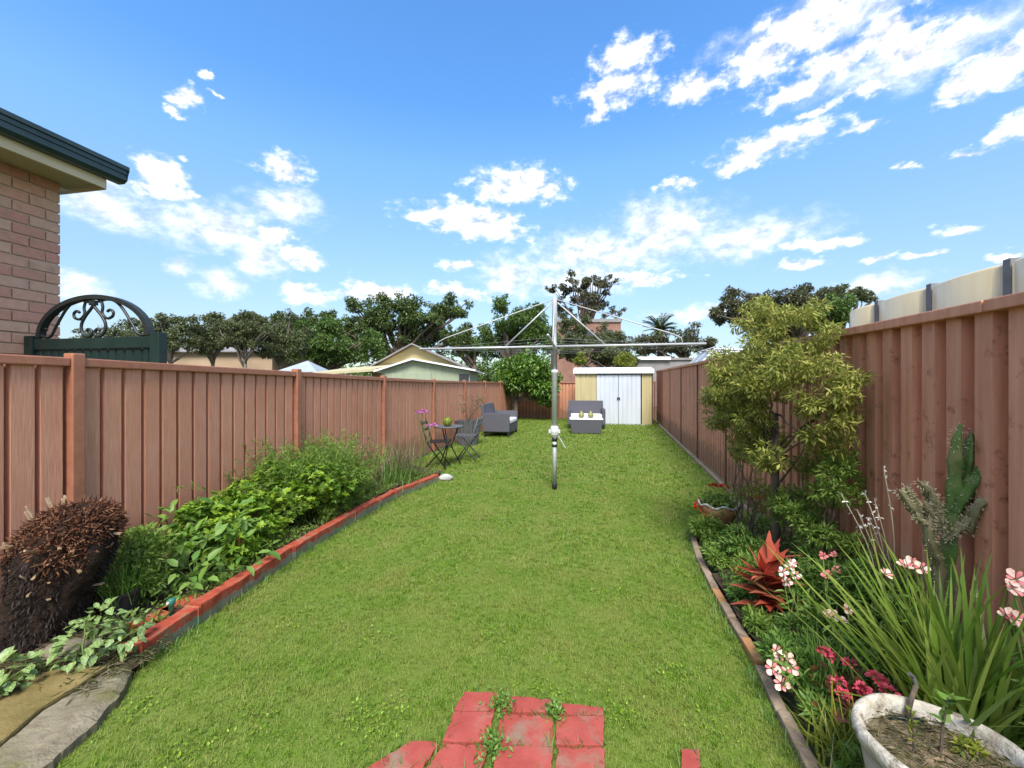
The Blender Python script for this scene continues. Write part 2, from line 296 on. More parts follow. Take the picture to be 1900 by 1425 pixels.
def varieg():
    m, nt, b = newmat('variegated_leaf')
    n = noise(nt, 3.2, 4, .6, coord='Object'); oi = nt.nodes.new('ShaderNodeObjectInfo')
    col = ramp(nt, n.outputs['Fac'], [(.42, (.10,.19,.045)), (.54, (.22,.30,.10)), (.66, (.44,.48,.24))]).outputs[0]
    nt.links.new(col, b.inputs['Base Color']); b.inputs['Roughness'].default_value = .45
    return m
G['varieg'] = varieg()
def petal(name, a, b_):
    m, nt, b = newmat(name); n = geo_noise(nt, 60, 4)
    nt.links.new(ramp(nt, n.outputs['Fac'], [(.35, a), (.65, b_)]).outputs[0], b.inputs['Base Color']); b.inputs['Roughness'].default_value = .6
    return m
M['petal_pale'] = petal('petal_pale', (.66,.38,.34), (.74,.62,.52))
M['petal_pink'] = petal('petal_pink', (.60,.10,.12), (.72,.30,.28))
M['petal_deep'] = petal('petal_deep', (.50,.03,.07), (.62,.09,.14))
M['petal_red'] = petal('petal_red', (.55,.012,.008), (.68,.03,.016))
M['petal_magenta'] = petal('petal_magenta', (.50,.12,.45), (.62,.22,.56))
M['petal_violet'] = petal('petal_violet', (.16,.14,.45), (.28,.25,.58))
M['petal_white'] = petal('petal_white', (.68,.62,.58), (.78,.75,.70))
M['petal_orange'] = petal('petal_orange', (.60,.20,.05), (.68,.30,.10))
M['stem'] = surf('green_stem', (.09,.15,.03), (.15,.20,.05), 20, bump=0)

# ------------------------------------------------------------------ mesh helpers
class MB:
    def __init__(s): s.v = []; s.f = []; s.m = []
    def add(s, vs, fs, mi=0):
        o = len(s.v); s.v += [tuple(v) for v in vs]; s.f += [tuple(i+o for i in f) for f in fs]; s.m += [mi]*len(fs); return s
    def box(s, x0, x1, y0, y1, z0, z1, mi=0):
        return s.add([(x0,y0,z0),(x1,y0,z0),(x1,y1,z0),(x0,y1,z0),(x0,y0,z1),(x1,y0,z1),(x1,y1,z1),(x0,y1,z1)],
                     [(0,3,2,1),(4,5,6,7),(0,1,5,4),(1,2,6,5),(2,3,7,6),(3,0,4,7)], mi)
    def prism(s, poly, z0, z1, mi=0):
        n = len(poly)
        a = sum(poly[i][0]*poly[(i+1)%n][1]-poly[(i+1)%n][0]*poly[i][1] for i in range(n))
        if a < 0: poly = poly[::-1]
        vs = [(p[0],p[1],z0) for p in poly] + [(p[0],p[1],z1) for p in poly]
        return s.add(vs, [tuple(range(n-1,-1,-1)), tuple(range(n,2*n))] + [(i,(i+1)%n,n+(i+1)%n,n+i) for i in range(n)], mi)
    def profile(s, pts, axis, a0, a1, mi=0):
        """closed 2D profile extruded along 'x','y' or 'z' from a0 to a1"""
        n = len(pts)
        def P(p, a): return {'x': (a,p[0],p[1]), 'y': (p[0],a,p[1]), 'z': (p[0],p[1],a)}[axis]
        return s.add([P(p,a0) for p in pts]+[P(p,a1) for p in pts], [tuple(range(n-1,-1,-1)), tuple(range(n,2*n))]+[(i,(i+1)%n,n+(i+1)%n,n+i) for i in range(n)], mi)
    def tube(s, path, rad, seg=8, mi=0, cap=True):
        path = [Vector(p) for p in path]; n = len(path)
        if not hasattr(rad, '__len__'): rad = [rad]*n
        o = len(s.v); prev = None
        for i, p in enumerate(path):
            t = (path[min(i+1,n-1)] - path[max(i-1,0)])
            t = t.normalized() if t.length > 1e-9 else Vector((0,0,1))
            if prev is None:
                a = Vector((0,0,1)) if abs(t.z) < .9 else Vector((1,0,0)); x = t.cross(a).normalized()
            else:
                x = (prev - t*prev.dot(t)); x = x.normalized() if x.length > 1e-6 else t.orthogonal().normalized()
            y = t.cross(x); prev = x
            for k in range(seg):
                an = 2*math.pi*k/seg; s.v.append(tuple(p + (x*math.cos(an)+y*math.sin(an))*rad[i]))
        fs = [(o+i*seg+k, o+i*seg+(k+1)%seg, o+(i+1)*seg+(k+1)%seg, o+(i+1)*seg+k) for i in range(n-1) for k in range(seg)]
        if cap: fs += [tuple(o+k for k in range(seg-1,-1,-1)), tuple(o+(n-1)*seg+k for k in range(seg))]
        s.f += fs; s.m += [mi]*len(fs); return s
    def lathe(s, prof, seg=24, mi=0, c=(0,0,0), fn=None):
        o = len(s.v); n = len(prof)
        for i, (r, z) in enumerate(prof):
            for k in range(seg):
                an = 2*math.pi*k/seg; p = Vector((c[0]+r*math.cos(an), c[1]+r*math.sin(an), c[2]+z))
                s.v.append(tuple(fn(p, r, an, z) if fn else p))
        fs = [(o+i*seg+k, o+i*seg+(k+1)%seg, o+(i+1)*seg+(k+1)%seg, o+(i+1)*seg+k) for i in range(n-1) for k in range(seg)]
        if prof[0][0] > 1e-4: fs.append(tuple(o+k for k in range(seg-1,-1,-1)))
        if prof[-1][0] > 1e-4: fs.append(tuple(o+(n-1)*seg+k for k in range(seg)))
        s.f += fs; s.m += [mi]*len(fs); return s
    def mesh(s, name, mats, smooth=False, bevel=0):
        me = bpy.data.meshes.new(name); me.from_pydata(s.v, [], s.f)
        for m in (mats if isinstance(mats, (list, tuple)) else [mats]): me.materials.append(m)
        me.polygons.foreach_set('material_index', s.m)
        if bevel:
            b = bmesh.new(); b.from_mesh(me); bmesh.ops.remove_doubles(b, verts=b.verts, dist=1e-5)
            bmesh.ops.bevel(b, geom=list(b.edges), offset=bevel, segments=2, affect='EDGES', profile=.6, clamp_overlap=True); b.to_mesh(me); b.free()
        if smooth: me.polygons.foreach_set('use_smooth', [True]*len(me.polygons))
        me.update(); return me
def put(name, me, parent=None, loc=(0,0,0), rot=(0,0,0), scale=(1,1,1)):
    o = bpy.data.objects.new(name, me); C.objects.link(o); o.location = loc; o.rotation_euler = rot; o.scale = scale
    if parent is not None: o.parent = parent
    return o
def tag(o, label, cat, group=None):
    o['label'] = label; o['category'] = cat
    if group: o['group'] = group
    return o
def thing(name, label, cat, loc=(0,0,0), rz=0, group=None):
    o = bpy.data.objects.new(name, None); C.objects.link(o); o.empty_display_size = .1
    o.location = loc; o.rotation_euler = (0,0,rz); return tag(o, label, cat, group)
def struct(name, me):
    o = put(name, me); o['kind'] = 'structure'; return o
def stuffpart(o): o['kind'] = 'stuff'; return o

def raw_mesh(name, V, loops, starts, totals, rnd, mat, smooth=True):
    me = bpy.data.meshes.new(name); me.vertices.add(len(V)); me.vertices.foreach_set('co', V.astype(np.float32).ravel())
    me.loops.add(len(loops)); me.loops.foreach_set('vertex_index', loops.astype(np.int32))
    me.polygons.add(len(starts)); me.polygons.foreach_set('loop_start', starts.astype(np.int32))
    me.update(calc_edges=True)
    if rnd is not None:
        a = me.attributes.new('rnd', 'FLOAT', 'POINT'); a.data.foreach_set('value', rnd.astype(np.float32))
    me.materials.append(mat)
    if smooth: me.polygons.foreach_set('use_smooth', np.ones(len(starts), bool))
    me.validate(); return me
def nrm(a):
    return a / np.maximum(np.linalg.norm(a, axis=-1, keepdims=True), 1e-9)
LEAF = {
 'simple': (np.array([(0,0,0),(.5,.45,.07),(0,1,-.06),(-.5,.45,.07)]), [(0,1,2),(0,2,3)]),
 'petal': (np.array([(0,0,0),(.26,.3,.04),(.5,.66,.06),(.28,.94,.0),(0,1,-.05),(-.28,.94,0),(-.5,.66,.06),(-.26,.3,.04)]), [(0,1,2,3),(0,3,4,5),(0,5,6,7)]),
 'ovate': (np.array([(0,0,0),(0,.32,0),(0,.68,-.04),(0,1,-.14),(.5,.30,.10),(.38,.68,.05),(-.5,.30,.10),(-.38,.68,.05)]),
           [(0,4,1),(0,1,6),(1,4,5,2),(1,2,7,6),(2,5,3),(2,3,7)]),
}
def leaves(name, mat, pos, dirs, up, L, W, kind='simple', rnd=None):
    T, fs = LEAF[kind]; n = len(pos); k = len(T)
    Y = nrm(dirs); X = nrm(np.cross(Y, up)); Z = np.cross(X, Y)
    V = pos[:,None,:] + X[:,None,:]*(T[None,:,0,None]*W[:,None,None]) + Y[:,None,:]*(T[None,:,1,None]*L[:,None,None]) + Z[:,None,:]*(T[None,:,2,None]*L[:,None,None])
    base = np.concatenate([np.array(f) for f in fs]); tot = np.array([len(f) for f in fs]); stt = np.concatenate([[0], np.cumsum(tot)[:-1]])
    loops = (base[None] + (np.arange(n)*k)[:,None]).ravel(); starts = (stt[None] + (np.arange(n)*len(base))[:,None]).ravel()
    if rnd is None: rnd = rng.random(n)
    return raw_mesh(name, V.reshape(-1,3), loops, starts, None, np.repeat(rnd, k), mat)
def blades(name, mat, pos, az_, tilt, curv, L, W, seg=3, rnd=None, tipw=.06, belly=.0):
    """curved tapering blades: az_ heading, tilt from vertical at the base, curv added towards the tip"""
    n = len(pos); P = pos.astype(float).copy(); rows = []
    side = np.stack([-np.sin(az_), np.cos(az_), np.zeros(n)], 1)
    for j in range(seg+1):
        t = j/seg; wj = W*((1-t)**.7*(1-tipw)+tipw)*(1 + belly*math.sin(math.pi*min(1,t*1.4)))*.5
        rows.append(P - side*wj[:,None]); rows.append(P + side*wj[:,None])
        th = tilt + curv*(t+.5/seg)
        P = P + np.stack([np.sin(th)*np.cos(az_), np.sin(th)*np.sin(az_), np.cos(th)], 1)*(L/seg)[:,None]
    V = np.stack(rows, 1); k = 2*(seg+1)
    base = np.concatenate([np.array([2*j, 2*j+1, 2*j+3, 2*j+2]) for j in range(seg)])
    loops = (base[None] + (np.arange(n)*k)[:,None]).ravel(); starts = (np.arange(seg)[None]*4 + (np.arange(n)*len(base))[:,None]).ravel()
    if rnd is None: rnd = rng.random(n)
    return raw_mesh(name, V.reshape(-1,3), loops, starts, None, np.repeat(rnd, k), mat)
def usph(n): return nrm(rng.normal(size=(n,3)))
def cloud_pts(centers, radii, n, shell=.55):
    """points in sub-clumps, denser towards each clump's skin"""
    centers = np.asarray(centers, float); radii = np.asarray(radii, float)
    wt = np.prod(radii, 1)**(2/3); idx = rng.choice(len(centers), n, p=wt/wt.sum())
    d = usph(n); r = shell + (1-shell)*rng.random(n)**.6
    return centers[idx] + d*radii[idx]*r[:,None], d, idx
def subclumps(c, r, k, sr, skin=.45, zmin=None):
    d = usph(k); rr = skin + (1-skin)*rng.random(k)
    p = np.array(c) + d*np.array(r)*rr[:,None]*(1-sr*.6)
    s = np.array(r).min()*sr*(.7+.7*rng.random(k))
    return p, np.stack([s*1.15, s*1.15, s*.8], 1)
def crown_mesh(name, mat, cs, rs, n, L, W, kind='simple', droop=.25, out=.7, shell=.5):
    p, d, _ = cloud_pts(cs, rs, n, shell)
    dr = d*out + usph(n)*.75 + np.array([0,0,-droop])
    return leaves(name, mat, p, dr, usph(n)*.6 + np.array([0,0,1.0]), L*(.65+.7*rng.random(n)), W*(.65+.7*rng.random(n)), kind)
def limb(mb, a, b, r0, r1, wob=.08, seg=6, steps=5):
    a = Vector(a); b = Vector(b); L = (b-a).length; pts = []
    for i in range(steps+1):
        t = i/steps; p = a.lerp(b, t); q = math.sin(math.pi*t)*wob*L
        pts.append(p + Vector((random.uniform(-1,1)*q*.6, random.uniform(-1,1)*q*.6, q*.8*random.random())))
    mb.tube(pts, [r0+(r1-r0)*i/steps for i in range(steps+1)], seg)
def tree(name, label, cat, base, trunk_h, r0, centers, radii, k, sr, n, L, W, gmat, bark, group=None, kind='simple', droop=.25, skin=.45, lean=(0,0), limbs=14, shell=.5, lo=.75, lr=.45):
    """tree > trunk (with its limbs), crown; centers/radii are the big lobes, in metres from the base"""
    t = thing(name, label, cat, base, 0, group)
    cs, rs = [], []
    for c, r in zip(centers, radii):
        p, s = subclumps(c, r, k, sr, skin); cs.append(p); rs.append(s)
    cs = np.concatenate(cs); rs = np.concatenate(rs)
    mb = MB(); top = Vector((lean[0], lean[1], trunk_h))
    mb.tube([(0,0,-.1), (lean[0]*.3, lean[1]*.3, trunk_h*.4), tuple(top)], [r0*1.25, r0, r0*.75], 10)
    for i in rng.choice(len(cs), min(limbs, len(cs)), replace=False): limb(mb, top*random.uniform(lo, 1), cs[i], r0*lr, r0*.1, .08 if lo > .7 else .14)
    put('trunk', mb.mesh('trunk', bark, True), t)
    stuffpart(put('crown', crown_mesh('crown', gmat, cs, rs, n, L, W, kind, droop, .7, shell), t))
    return t

# ================================================================== SETTING
UL = -3.29                                                   # left fence line
RA, RB = Vector((1.585, 1.80, 0)), Vector((2.38, 16.75, 0))  # right fence line, near and far
RD = (RB-RA).normalized(); RN = Vector((-RD.y, RD.x, 0))     # RN points into the yard
def rline(v): return RA.x + (v-RA.y)*RD.x/RD.y
VB = 17.02                                                   # back fence

struct('ground', MB().add([(-300,-100,-.03),(300,-100,-.03),(300,500,-.03),(-300,500,-.03)], [(0,1,2,3)]).mesh('ground', M['ground']))
LEFT_EDGE = [gp(*p) for p in ((258,1238),(370,1160),(545,1040),(660,968),(735,925),(815,893))]
RIGHT_EDGE = [gp(*p) for p in ((1500,1450),(1440,1330),(1400,1240),(1350,1155),(1320,1100),(1292,1040),(1281,1005),(1292,985),(1330,972))]
lawn = [(-1.9,.3), (-1.9,1.15), (-2.1,1.55)] + [(p.x,p.y) for p in LEFT_EDGE] + [(-3.2,6.1), (-3.2,VB), (rline(VB)-.05,VB), (rline(4.6)-.05,4.7)] + [(p.x,p.y) for p in RIGHT_EDGE[::-1]] + [(.75,.3)]
struct('lawn', MB().prism(lawn, -.025, 0).mesh('lawn', M['lawn']))

def heightgrid(name, poly_fn, x0, x1, y0, y1, step, mat, zf):
    nx, ny = int((x1-x0)/step)+1, int((y1-y0)/step)+1; vs = []; fs = []; idx = {}
    for j in range(ny):
        for i in range(nx):
            x, y = x0+i*step, y0+j*step
            if poly_fn(x, y): idx[i,j] = len(vs); vs.append((x, y, zf(x, y)))
    for j in range(ny-1):
        for i in range(nx-1):
            q = [(i,j),(i+1,j),(i+1,j+1),(i,j+1)]
            if all(k in idx for k in q): fs.append(tuple(idx[k] for k in q))
    me = bpy.data.meshes.new(name); me.from_pydata(vs, [], fs); me.materials.append(mat)
    me.polygons.foreach_set('use_smooth', [True]*len(fs)); return me
def interp(path, y):
    path = sorted(path, key=lambda p: p.y)
    if y <= path[0].y: return path[0].x
    for a, b in zip(path, path[1:]):
        if y <= b.y: return a.x + (b.x-a.x)*(y-a.y)/max(1e-6, b.y-a.y)
    return path[-1].x
def lump(x, y): return .03*math.sin(7*x+1.3*y)+.025*math.sin(5.1*y-3*x)+.015*math.sin(17*x+11*y)
lx = lambda y: interp(LEFT_EDGE, y)
struct('garden_bed_left', heightgrid('garden_bed_left', lambda x, y: x < lx(y)-.07 and x > -3.3, -3.32, -2.05, 1.62, 6.2, .05, M['soil'], lambda x, y: .075+lump(x, y)*.7))
struct('mulch_patch', heightgrid('mulch_patch', lambda x, y: True, -3.32, -2.12, .5, 1.72, .05, M['mulch'], lambda x, y: .03+lump(x, y)*.5))
rx_ = lambda y: interp(RIGHT_EDGE[:-2], y)
struct('garden_bed_right', heightgrid('garden_bed_right', lambda x, y: x > rx_(y)+.04 and x < rline(y)+.05 and (y < 4.2 or x > .95+(y-4.2)*2.2), .68, 2.1, .4, 4.8, .05, M['soil'], lambda x, y: .06+lump(x, y)*.6))

# ------------------------------------------------------------------ left fence
def strip_mesh(name, prof, h, mat, th=.004):
    """one folded strip of steel sheeting, along +Y, face towards +X, height h"""
    front = [(d, s) for s, d in prof]; back = [(d-th, s) for s, d in prof][::-1]
    return MB().profile(front+back, 'z', 0, h).mesh(name, mat)
lf = thing('steel_fence', 'long red-brown ribbed steel fence along the left side of the lawn', 'fence', (UL,0,0))
POSTS = [.03, 2.13, 4.20, 6.20, 8.33, 10.50, 12.60, 14.72, 16.86]
def ltop(v): return float(np.interp(v, [0,1.6,2.13,4.18,6.13,8.32,10.54,17], [1.585,1.583,1.572,1.545,1.51,1.485,1.478,1.478]))
PROF_L = [(0,-.045),(.006,0),(.110,0),(.116,-.045),(.134,-.045)]
sm = strip_mesh('panel_strip', PROF_L, 1.0, M['fence'])
post_me = MB().box(-.035,.045,-.034,.034,0,1).mesh('post', M['fence_rail'], bevel=.006)
for a, b in zip(POSTS, POSTS[1:]):
    za, zb = ltop(a), ltop(b); n = round((b-a-.07)/.134); s = (b-a-.07)/n/.134
    for i in range(n):
        y = a+.035+i*.134*s; h = za+(zb-za)*(i+.5)/n-.045
        put('panel_strip', sm, lf, (0,y,0), (0,0,0), (1,s,h))
    mb = MB(); dz = zb-za
    mb.add([(-.03,a+.036,za-.06),(.032,a+.036,za-.06),(.032,b-.036,zb-.06),(-.03,b-.036,zb-.06),(-.03,a+.036,za-.004),(.032,a+.036,za-.004),(.032,b-.036,zb-.004),(-.03,b-.036,zb-.004)],
           [(0,3,2,1),(4,5,6,7),(0,1,5,4),(1,2,6,5),(2,3,7,6),(3,0,4,7)])
    put('top_rail', mb.mesh('top_rail', M['fence_rail'], bevel=.008), lf)
for i, p in enumerate(POSTS): put('post', post_me, lf, (0,p,0), (0,0,0), (1,1,ltop(p)+.025))

# ------------------------------------------------------------------ back fence
bfx0, bfx1 = UL+.06, rline(VB)-.03
bk = thing('steel_fence', 'dark red-brown steel fence closing the far end behind the shed and citrus tree', 'fence', (0,VB+.03,0))
sb = strip_mesh('panel_strip', PROF_L, 1.0, M['fence'])
n = int((bfx1-bfx0)/.134)
for i in range(n): put('panel_strip', sb, bk, (bfx0+(i+1)*.134,0,0), (0,0,R(-90)), (1,-1,1.44))
put('top_rail', MB().box(bfx0,bfx1,-.03,.03,1.43,1.485).mesh('top_rail', M['fence_rail'], bevel=.006), bk)
for k in range(4): put('post', MB().box(-.03,.03,-.055,.03,0,1.5).mesh('post', M['fence_rail']), bk, (bfx0+.03+k*1.85,0,0))

# ------------------------------------------------------------------ right fence
rfn = thing('steel_fence', 'tall weathered brown corrugated steel fence along the right flower bed', 'fence', RA, math.atan2(-RD.x, RD.y))
# local +Y runs along the fence, -X faces the yard
LENR = (RB-RA).length
def rtop(y):
    return float(np.interp(y, [-2, 0, 1.3, 6.6, 11.3, 15], [1.72, 1.735, 1.78, 1.81, 1.87, 1.90]))
PROF_R = [(0,0),(.088,0),(.098,-.062),(.146,-.062),(.16,0)]
sr_me = strip_mesh('panel_strip', PROF_R, 1.0, M['fence_r'])
y = -1.9; 
while y < LENR-.05:
    put('panel_strip', sr_me, rfn, (0,y+.16,0.02), (0,0,R(180)), (1,1,rtop(y)-.05)); y += .16
seg = [-1.9, .25, 2.4, 4.55, 6.65, 8.75, 10.85, 12.95, LENR]
for a, b in zip(seg, seg[1:]):
    za, zb = rtop(a), rtop(b)
    mb = MB().add([(-.036,a+.003,za-.05),(.06,a+.003,za-.05),(.06,b-.003,zb-.05),(-.036,b-.003,zb-.05),(-.036,a+.003,za),(.06,a+.003,za),(.06,b-.003,zb),(-.036,b-.003,zb)],
           [(0,3,2,1),(4,5,6,7),(0,1,5,4),(1,2,6,5),(2,3,7,6),(3,0,4,7)])
    put('top_rail', mb.mesh('top_rail', M['fence_r'], bevel=.006), rfn)
for a in seg[3:-1]: put('post', MB().box(-.012,.06,-.022,.022,0,rtop(a)-.052).mesh('post', M['fence_dark']), rfn, (0,a,0))
for a in seg[:3]: put('post', MB().box(.048,.10,-.025,.025,0,rtop(a)-.052).mesh('post', M['fence_dark']), rfn, (0,a,0))
# pale mowing strip at its foot
mb = MB(); a, b = RA+RD*3.2+RN*.075, RB-RD*1.6+RN*.075
mb.prism([tuple((a+RN*.03)[:2]), tuple((a-RN*.03)[:2]), tuple((b-RN*.03)[:2]), tuple((b+RN*.03)[:2])], 0, .035)
tag(put('concrete_strip', mb.mesh('concrete_strip', M['strip'])), 'thin pale concrete strip at the foot of the right fence', 'edging')

# ------------------------------------------------------------------ cream panel wall beyond the right fence
cw = thing('cream_panel_screen', 'cream bowed panels with grey posts standing beyond the right fence top', 'screen', RA, math.atan2(-RD.x, RD.y))
OFF = .36
def cpx(px):   # photo column to distance along the local Y of the offset line
    r = ray(px, 0); p0 = RA - RN*OFF
    # p0 + s*RD = t*r (plan)
    det = RD.x*(-r.y) - RD.y*(-r.x); s = (-p0.x*(-r.y) + p0.y*(-r.x))/det
    return s
ys = [cpx(1577), cpx(1629), cpx(1727), cpx(1873)]
step = (ys[1]-ys[3])/2
edges = [ys[0], ys[1], ys[2], ys[3], ys[3]-step, ys[3]-2*step, ys[3]-3*step]
CT = 1.995
for k, (b, a) in enumerate(zip(edges, edges[1:])):
    mb = MB(); N = 10; rows = []
    for j in range(N+1):
        t = j/N; yy = a+.012+(b-a-.024)*t; bow = -.055*math.sin(math.pi*t)**.7
        zt = CT - (.05*(max(0, t-.72)/.28)**2.2 if k == 0 else .0)
        rows.append([(OFF+bow, yy, .9), (OFF+bow, yy, zt-.02), (OFF+bow*.6+.02, yy, zt), (OFF+.22, yy, zt), (OFF+.22, yy, .9)])
    vs = [p for r_ in rows for p in r_]
    fs = [(i*5+q, i*5+(q+1)%5, (i+1)*5+(q+1)%5, (i+1)*5+q) for i in range(N) for q in range(5)] + [(0,1,2,3,4), tuple(N*5+q for q in (4,3,2,1,0))]
    put('panel', mb.add(vs, fs).mesh('panel', M['panel_cream'], True), cw)
for yy in edges[1:]:
    put('post', MB().box(OFF-.012,OFF+.235,yy-.022,yy+.022,.0,CT+.012).mesh('post', M['strap_grey'], bevel=.004), cw)

# ------------------------------------------------------------------ brick house at left
UW, VC, ZS = -4.77, 2.99, 3.23
hs_ = thing('brick_house', 'salmon brick house corner with dark green gutter beyond the left fence', 'house', (UW,VC,0))
put('wall', MB().box(-6,-.012,-5.0,0-.012,0,ZS).mesh('wall', M['mortar']), hs_)
bricks = [MB().box(-.09,0,.005,.215,.005,.085).mesh('brick', m, bevel=.004) for m in M['brick']]
halfb = [MB().box(-.09,0,.005,.105,.005,.085).mesh('brick', m, bevel=.004) for m in M['brick']]
zc = ZS-.093; row = 0
while zc > 1.25:
    off = .11 if row % 2 else 0
    if off: put('brick', random.choice(halfb), hs_, (random.uniform(-.003,.003),-.11,zc))
    for k in range(9):
        put('brick', random.choice(bricks), hs_, (random.uniform(-.003,.003), -off-(k+1)*.22, zc))
    zc -= .093; row += 1
put('soffit', MB().box(0-.1,.352,-5,.1,ZS,ZS+.02).mesh('soffit', M['soffit']), hs_)
put('fascia', MB().box(.352,.375,-5,.1,ZS-.035,ZS+.17).mesh('fascia', M['cream'], bevel=.003), hs_)
put('fascia', MB().box(-6,.352,.1,.12,ZS-.035,ZS+.17).mesh('fascia', M['cream'], bevel=.003), hs_)
gp_ = [(.375,.05),(.44,.05),(.475,.075),(.475,.12),(.485,.125),(.485,.16),(.50,.165),(.50,.20),(.49,.205),(.488,.17),(.465,.15),(.465,.09),(.43,.06),(.38,.06),(.38,.19),(.375,.19)]
put('gutter', MB().profile([(a_, ZS+b_) for a_, b_ in gp_], 'y', -5, .2).mesh('gutter', M['gutter']), hs_)
put('gutter_end', MB().profile([(.378,ZS+.05),(.44,ZS+.05),(.475,ZS+.075),(.485,ZS+.125),(.50,ZS+.165),(.50,ZS+.2),(.378,ZS+.2)], 'y', .2, .206).mesh('gutter_end', M['gutter']), hs_)
rf_ = put('roof', MB().add([(.43,-5,ZS+.165),(.43,.12,ZS+.165),(-4,.12,ZS+1.86),(-4,-5,ZS+1.86),(.43,-5,ZS+.13),(.43,.12,ZS+.13),(-4,.12,ZS+1.82),(-4,-5,ZS+1.82)],
        [(0,1,2,3),(7,6,5,4),(0,4,5,1),(1,5,6,2),(2,6,7,3),(3,7,4,0)]).mesh('roof', M['rooftile']), hs_)
tile = MB().profile([(0,.03),(.05,.044),(.12,.047),(.19,.033),(.27,.03),(.27,0),(0,0)], 'y', -.33, 0).mesh('tile', M['rooftile'])
for i in range(14):
    for j in range(2):
        put('tile', tile, rf_, (.46-.308*(j+1)+.02*j, .12-.272*(i+1), ZS+.142+.118*(j+1)), (R(21), 0, R(90)))

# ------------------------------------------------------------------ green side gate with wrought-iron arch
VG = 2.76
gl, grr = -4.755, -3.36
gt = thing('side_gate', 'dark green steel gate topped by an arched wrought-iron scroll panel', 'gate', ((gl+grr)/2,VG,0))
hw = (grr-gl)/2; GT = 1.78
for s in (-1, 1): put('post', MB().box(-.045,.045,-.035,.035,0,GT+.03).mesh('post', M['gate'], bevel=.006), gt, (s*(hw-.045),0,0))
put('top_rail', MB().box(-hw+.092,hw-.092,-.025,.025,GT-.09,GT).mesh('top_rail', M['gate'], bevel=.004), gt)
n = 14; wv = (2*hw-.19)/n
gs = MB().profile([(0,.0),(wv*.5,0),(wv*.62,.018),(wv*.88,.018),(wv,0),(wv,.022),(0,.022)], 'z', .1, GT-.092).mesh('gate_slat', M['gate'])
for i in range(n): put('gate_slat', gs, gt, (-hw+.095+i*wv,-.01,0))
AR = hw-.11; AH = .345
def arc(rx, rz, a0, a1, n=24): return [(rx*math.cos(R(a0+(a1-a0)*i/n)), 0, GT+.01+rz*math.sin(R(a0+(a1-a0)*i/n))) for i in range(n+1)]
mb = MB(); outer = arc(AR, AH, 0, 180, 32); inner = arc(AR-.038, AH-.035, 0, 180, 32)
vs = [(p[0],yy,p[2]) for p in outer for yy in (-.025,.025)]; vi = [(p[0],yy,p[2]) for p in inner for yy in (-.025,.025)]
fs = []; m_ = len(vs)
for i in range(32):
    a_ = 2*i; fs += [(a_,a_+1,a_+3,a_+2),(m_+a_,m_+a_+2,m_+a_+3,m_+a_+1),(a_,a_+2,m_+a_+2,m_+a_),(a_+1,m_+a_+1,m_+a_+3,a_+3)]
put('arch', mb.add(vs+vi, fs).mesh('arch', M['iron']), gt)
def spiral(cx, cz, r0, a0, turns, sgn, n=20):
    return [(cx + r0*(1-.8*i/n)*math.cos(R(a0)+sgn*turns*2*math.pi*i/n), 0, cz + r0*(1-.8*i/n)*math.sin(R(a0)+sgn*turns*2*math.pi*i/n)) for i in range(n+1)]
def smooth(pts, n=8):
    out = []; P = [Vector(p) for p in pts]
    for i in range(len(P)-1):
        p0, p1, p2, p3 = P[max(i-1,0)], P[i], P[i+1], P[min(i+2,len(P)-1)]
        for k in range(n):
            t = k/n; out.append(.5*((2*p1)+(p2-p0)*t+(2*p0-5*p1+4*p2-p3)*t*t+(3*p1-p0-3*p2+p3)*t**3))
    return out + [P[-1]]
for s in (-1, 1):
    S = lambda pts: [(s*p[0]*1.08,0,GT+.005+p[1]*.70) for p in pts]
    # outer leg from the crown down to the rail, curling at its foot
    put('scroll', MB().tube(smooth(S([(.05,.42),(.12,.44),(.20,.42),(.27,.34),(.36,.16),(.42,.03),(.48,.015),(.52,.06),(.50,.12),(.46,.11)])), .011, 6).mesh('scroll', M['iron'], True), gt)
    # crown hook curling inward
    put('scroll', MB().tube(smooth(S([(.02,.46),(.07,.43),(.09,.36),(.085,.28),(.13,.22),(.18,.24),(.19,.29),(.16,.32),(.135,.30)])), .011, 6).mesh('scroll', M['iron'], True), gt)
    # lyre curve
    put('scroll', MB().tube(smooth(S([(.0,.38),(.03,.33),(.08,.25),(.115,.16),(.11,.07),(.07,.015),(.025,.02),(.015,.07),(.045,.10),(.065,.08)])), .012, 6).mesh('scroll', M['iron'], True), gt)
put('scroll_clasp', MB().box(-.03,.03,-.016,.016,GT+.27,GT+.31).mesh('scroll_clasp', M['iron'], bevel=.004), gt)

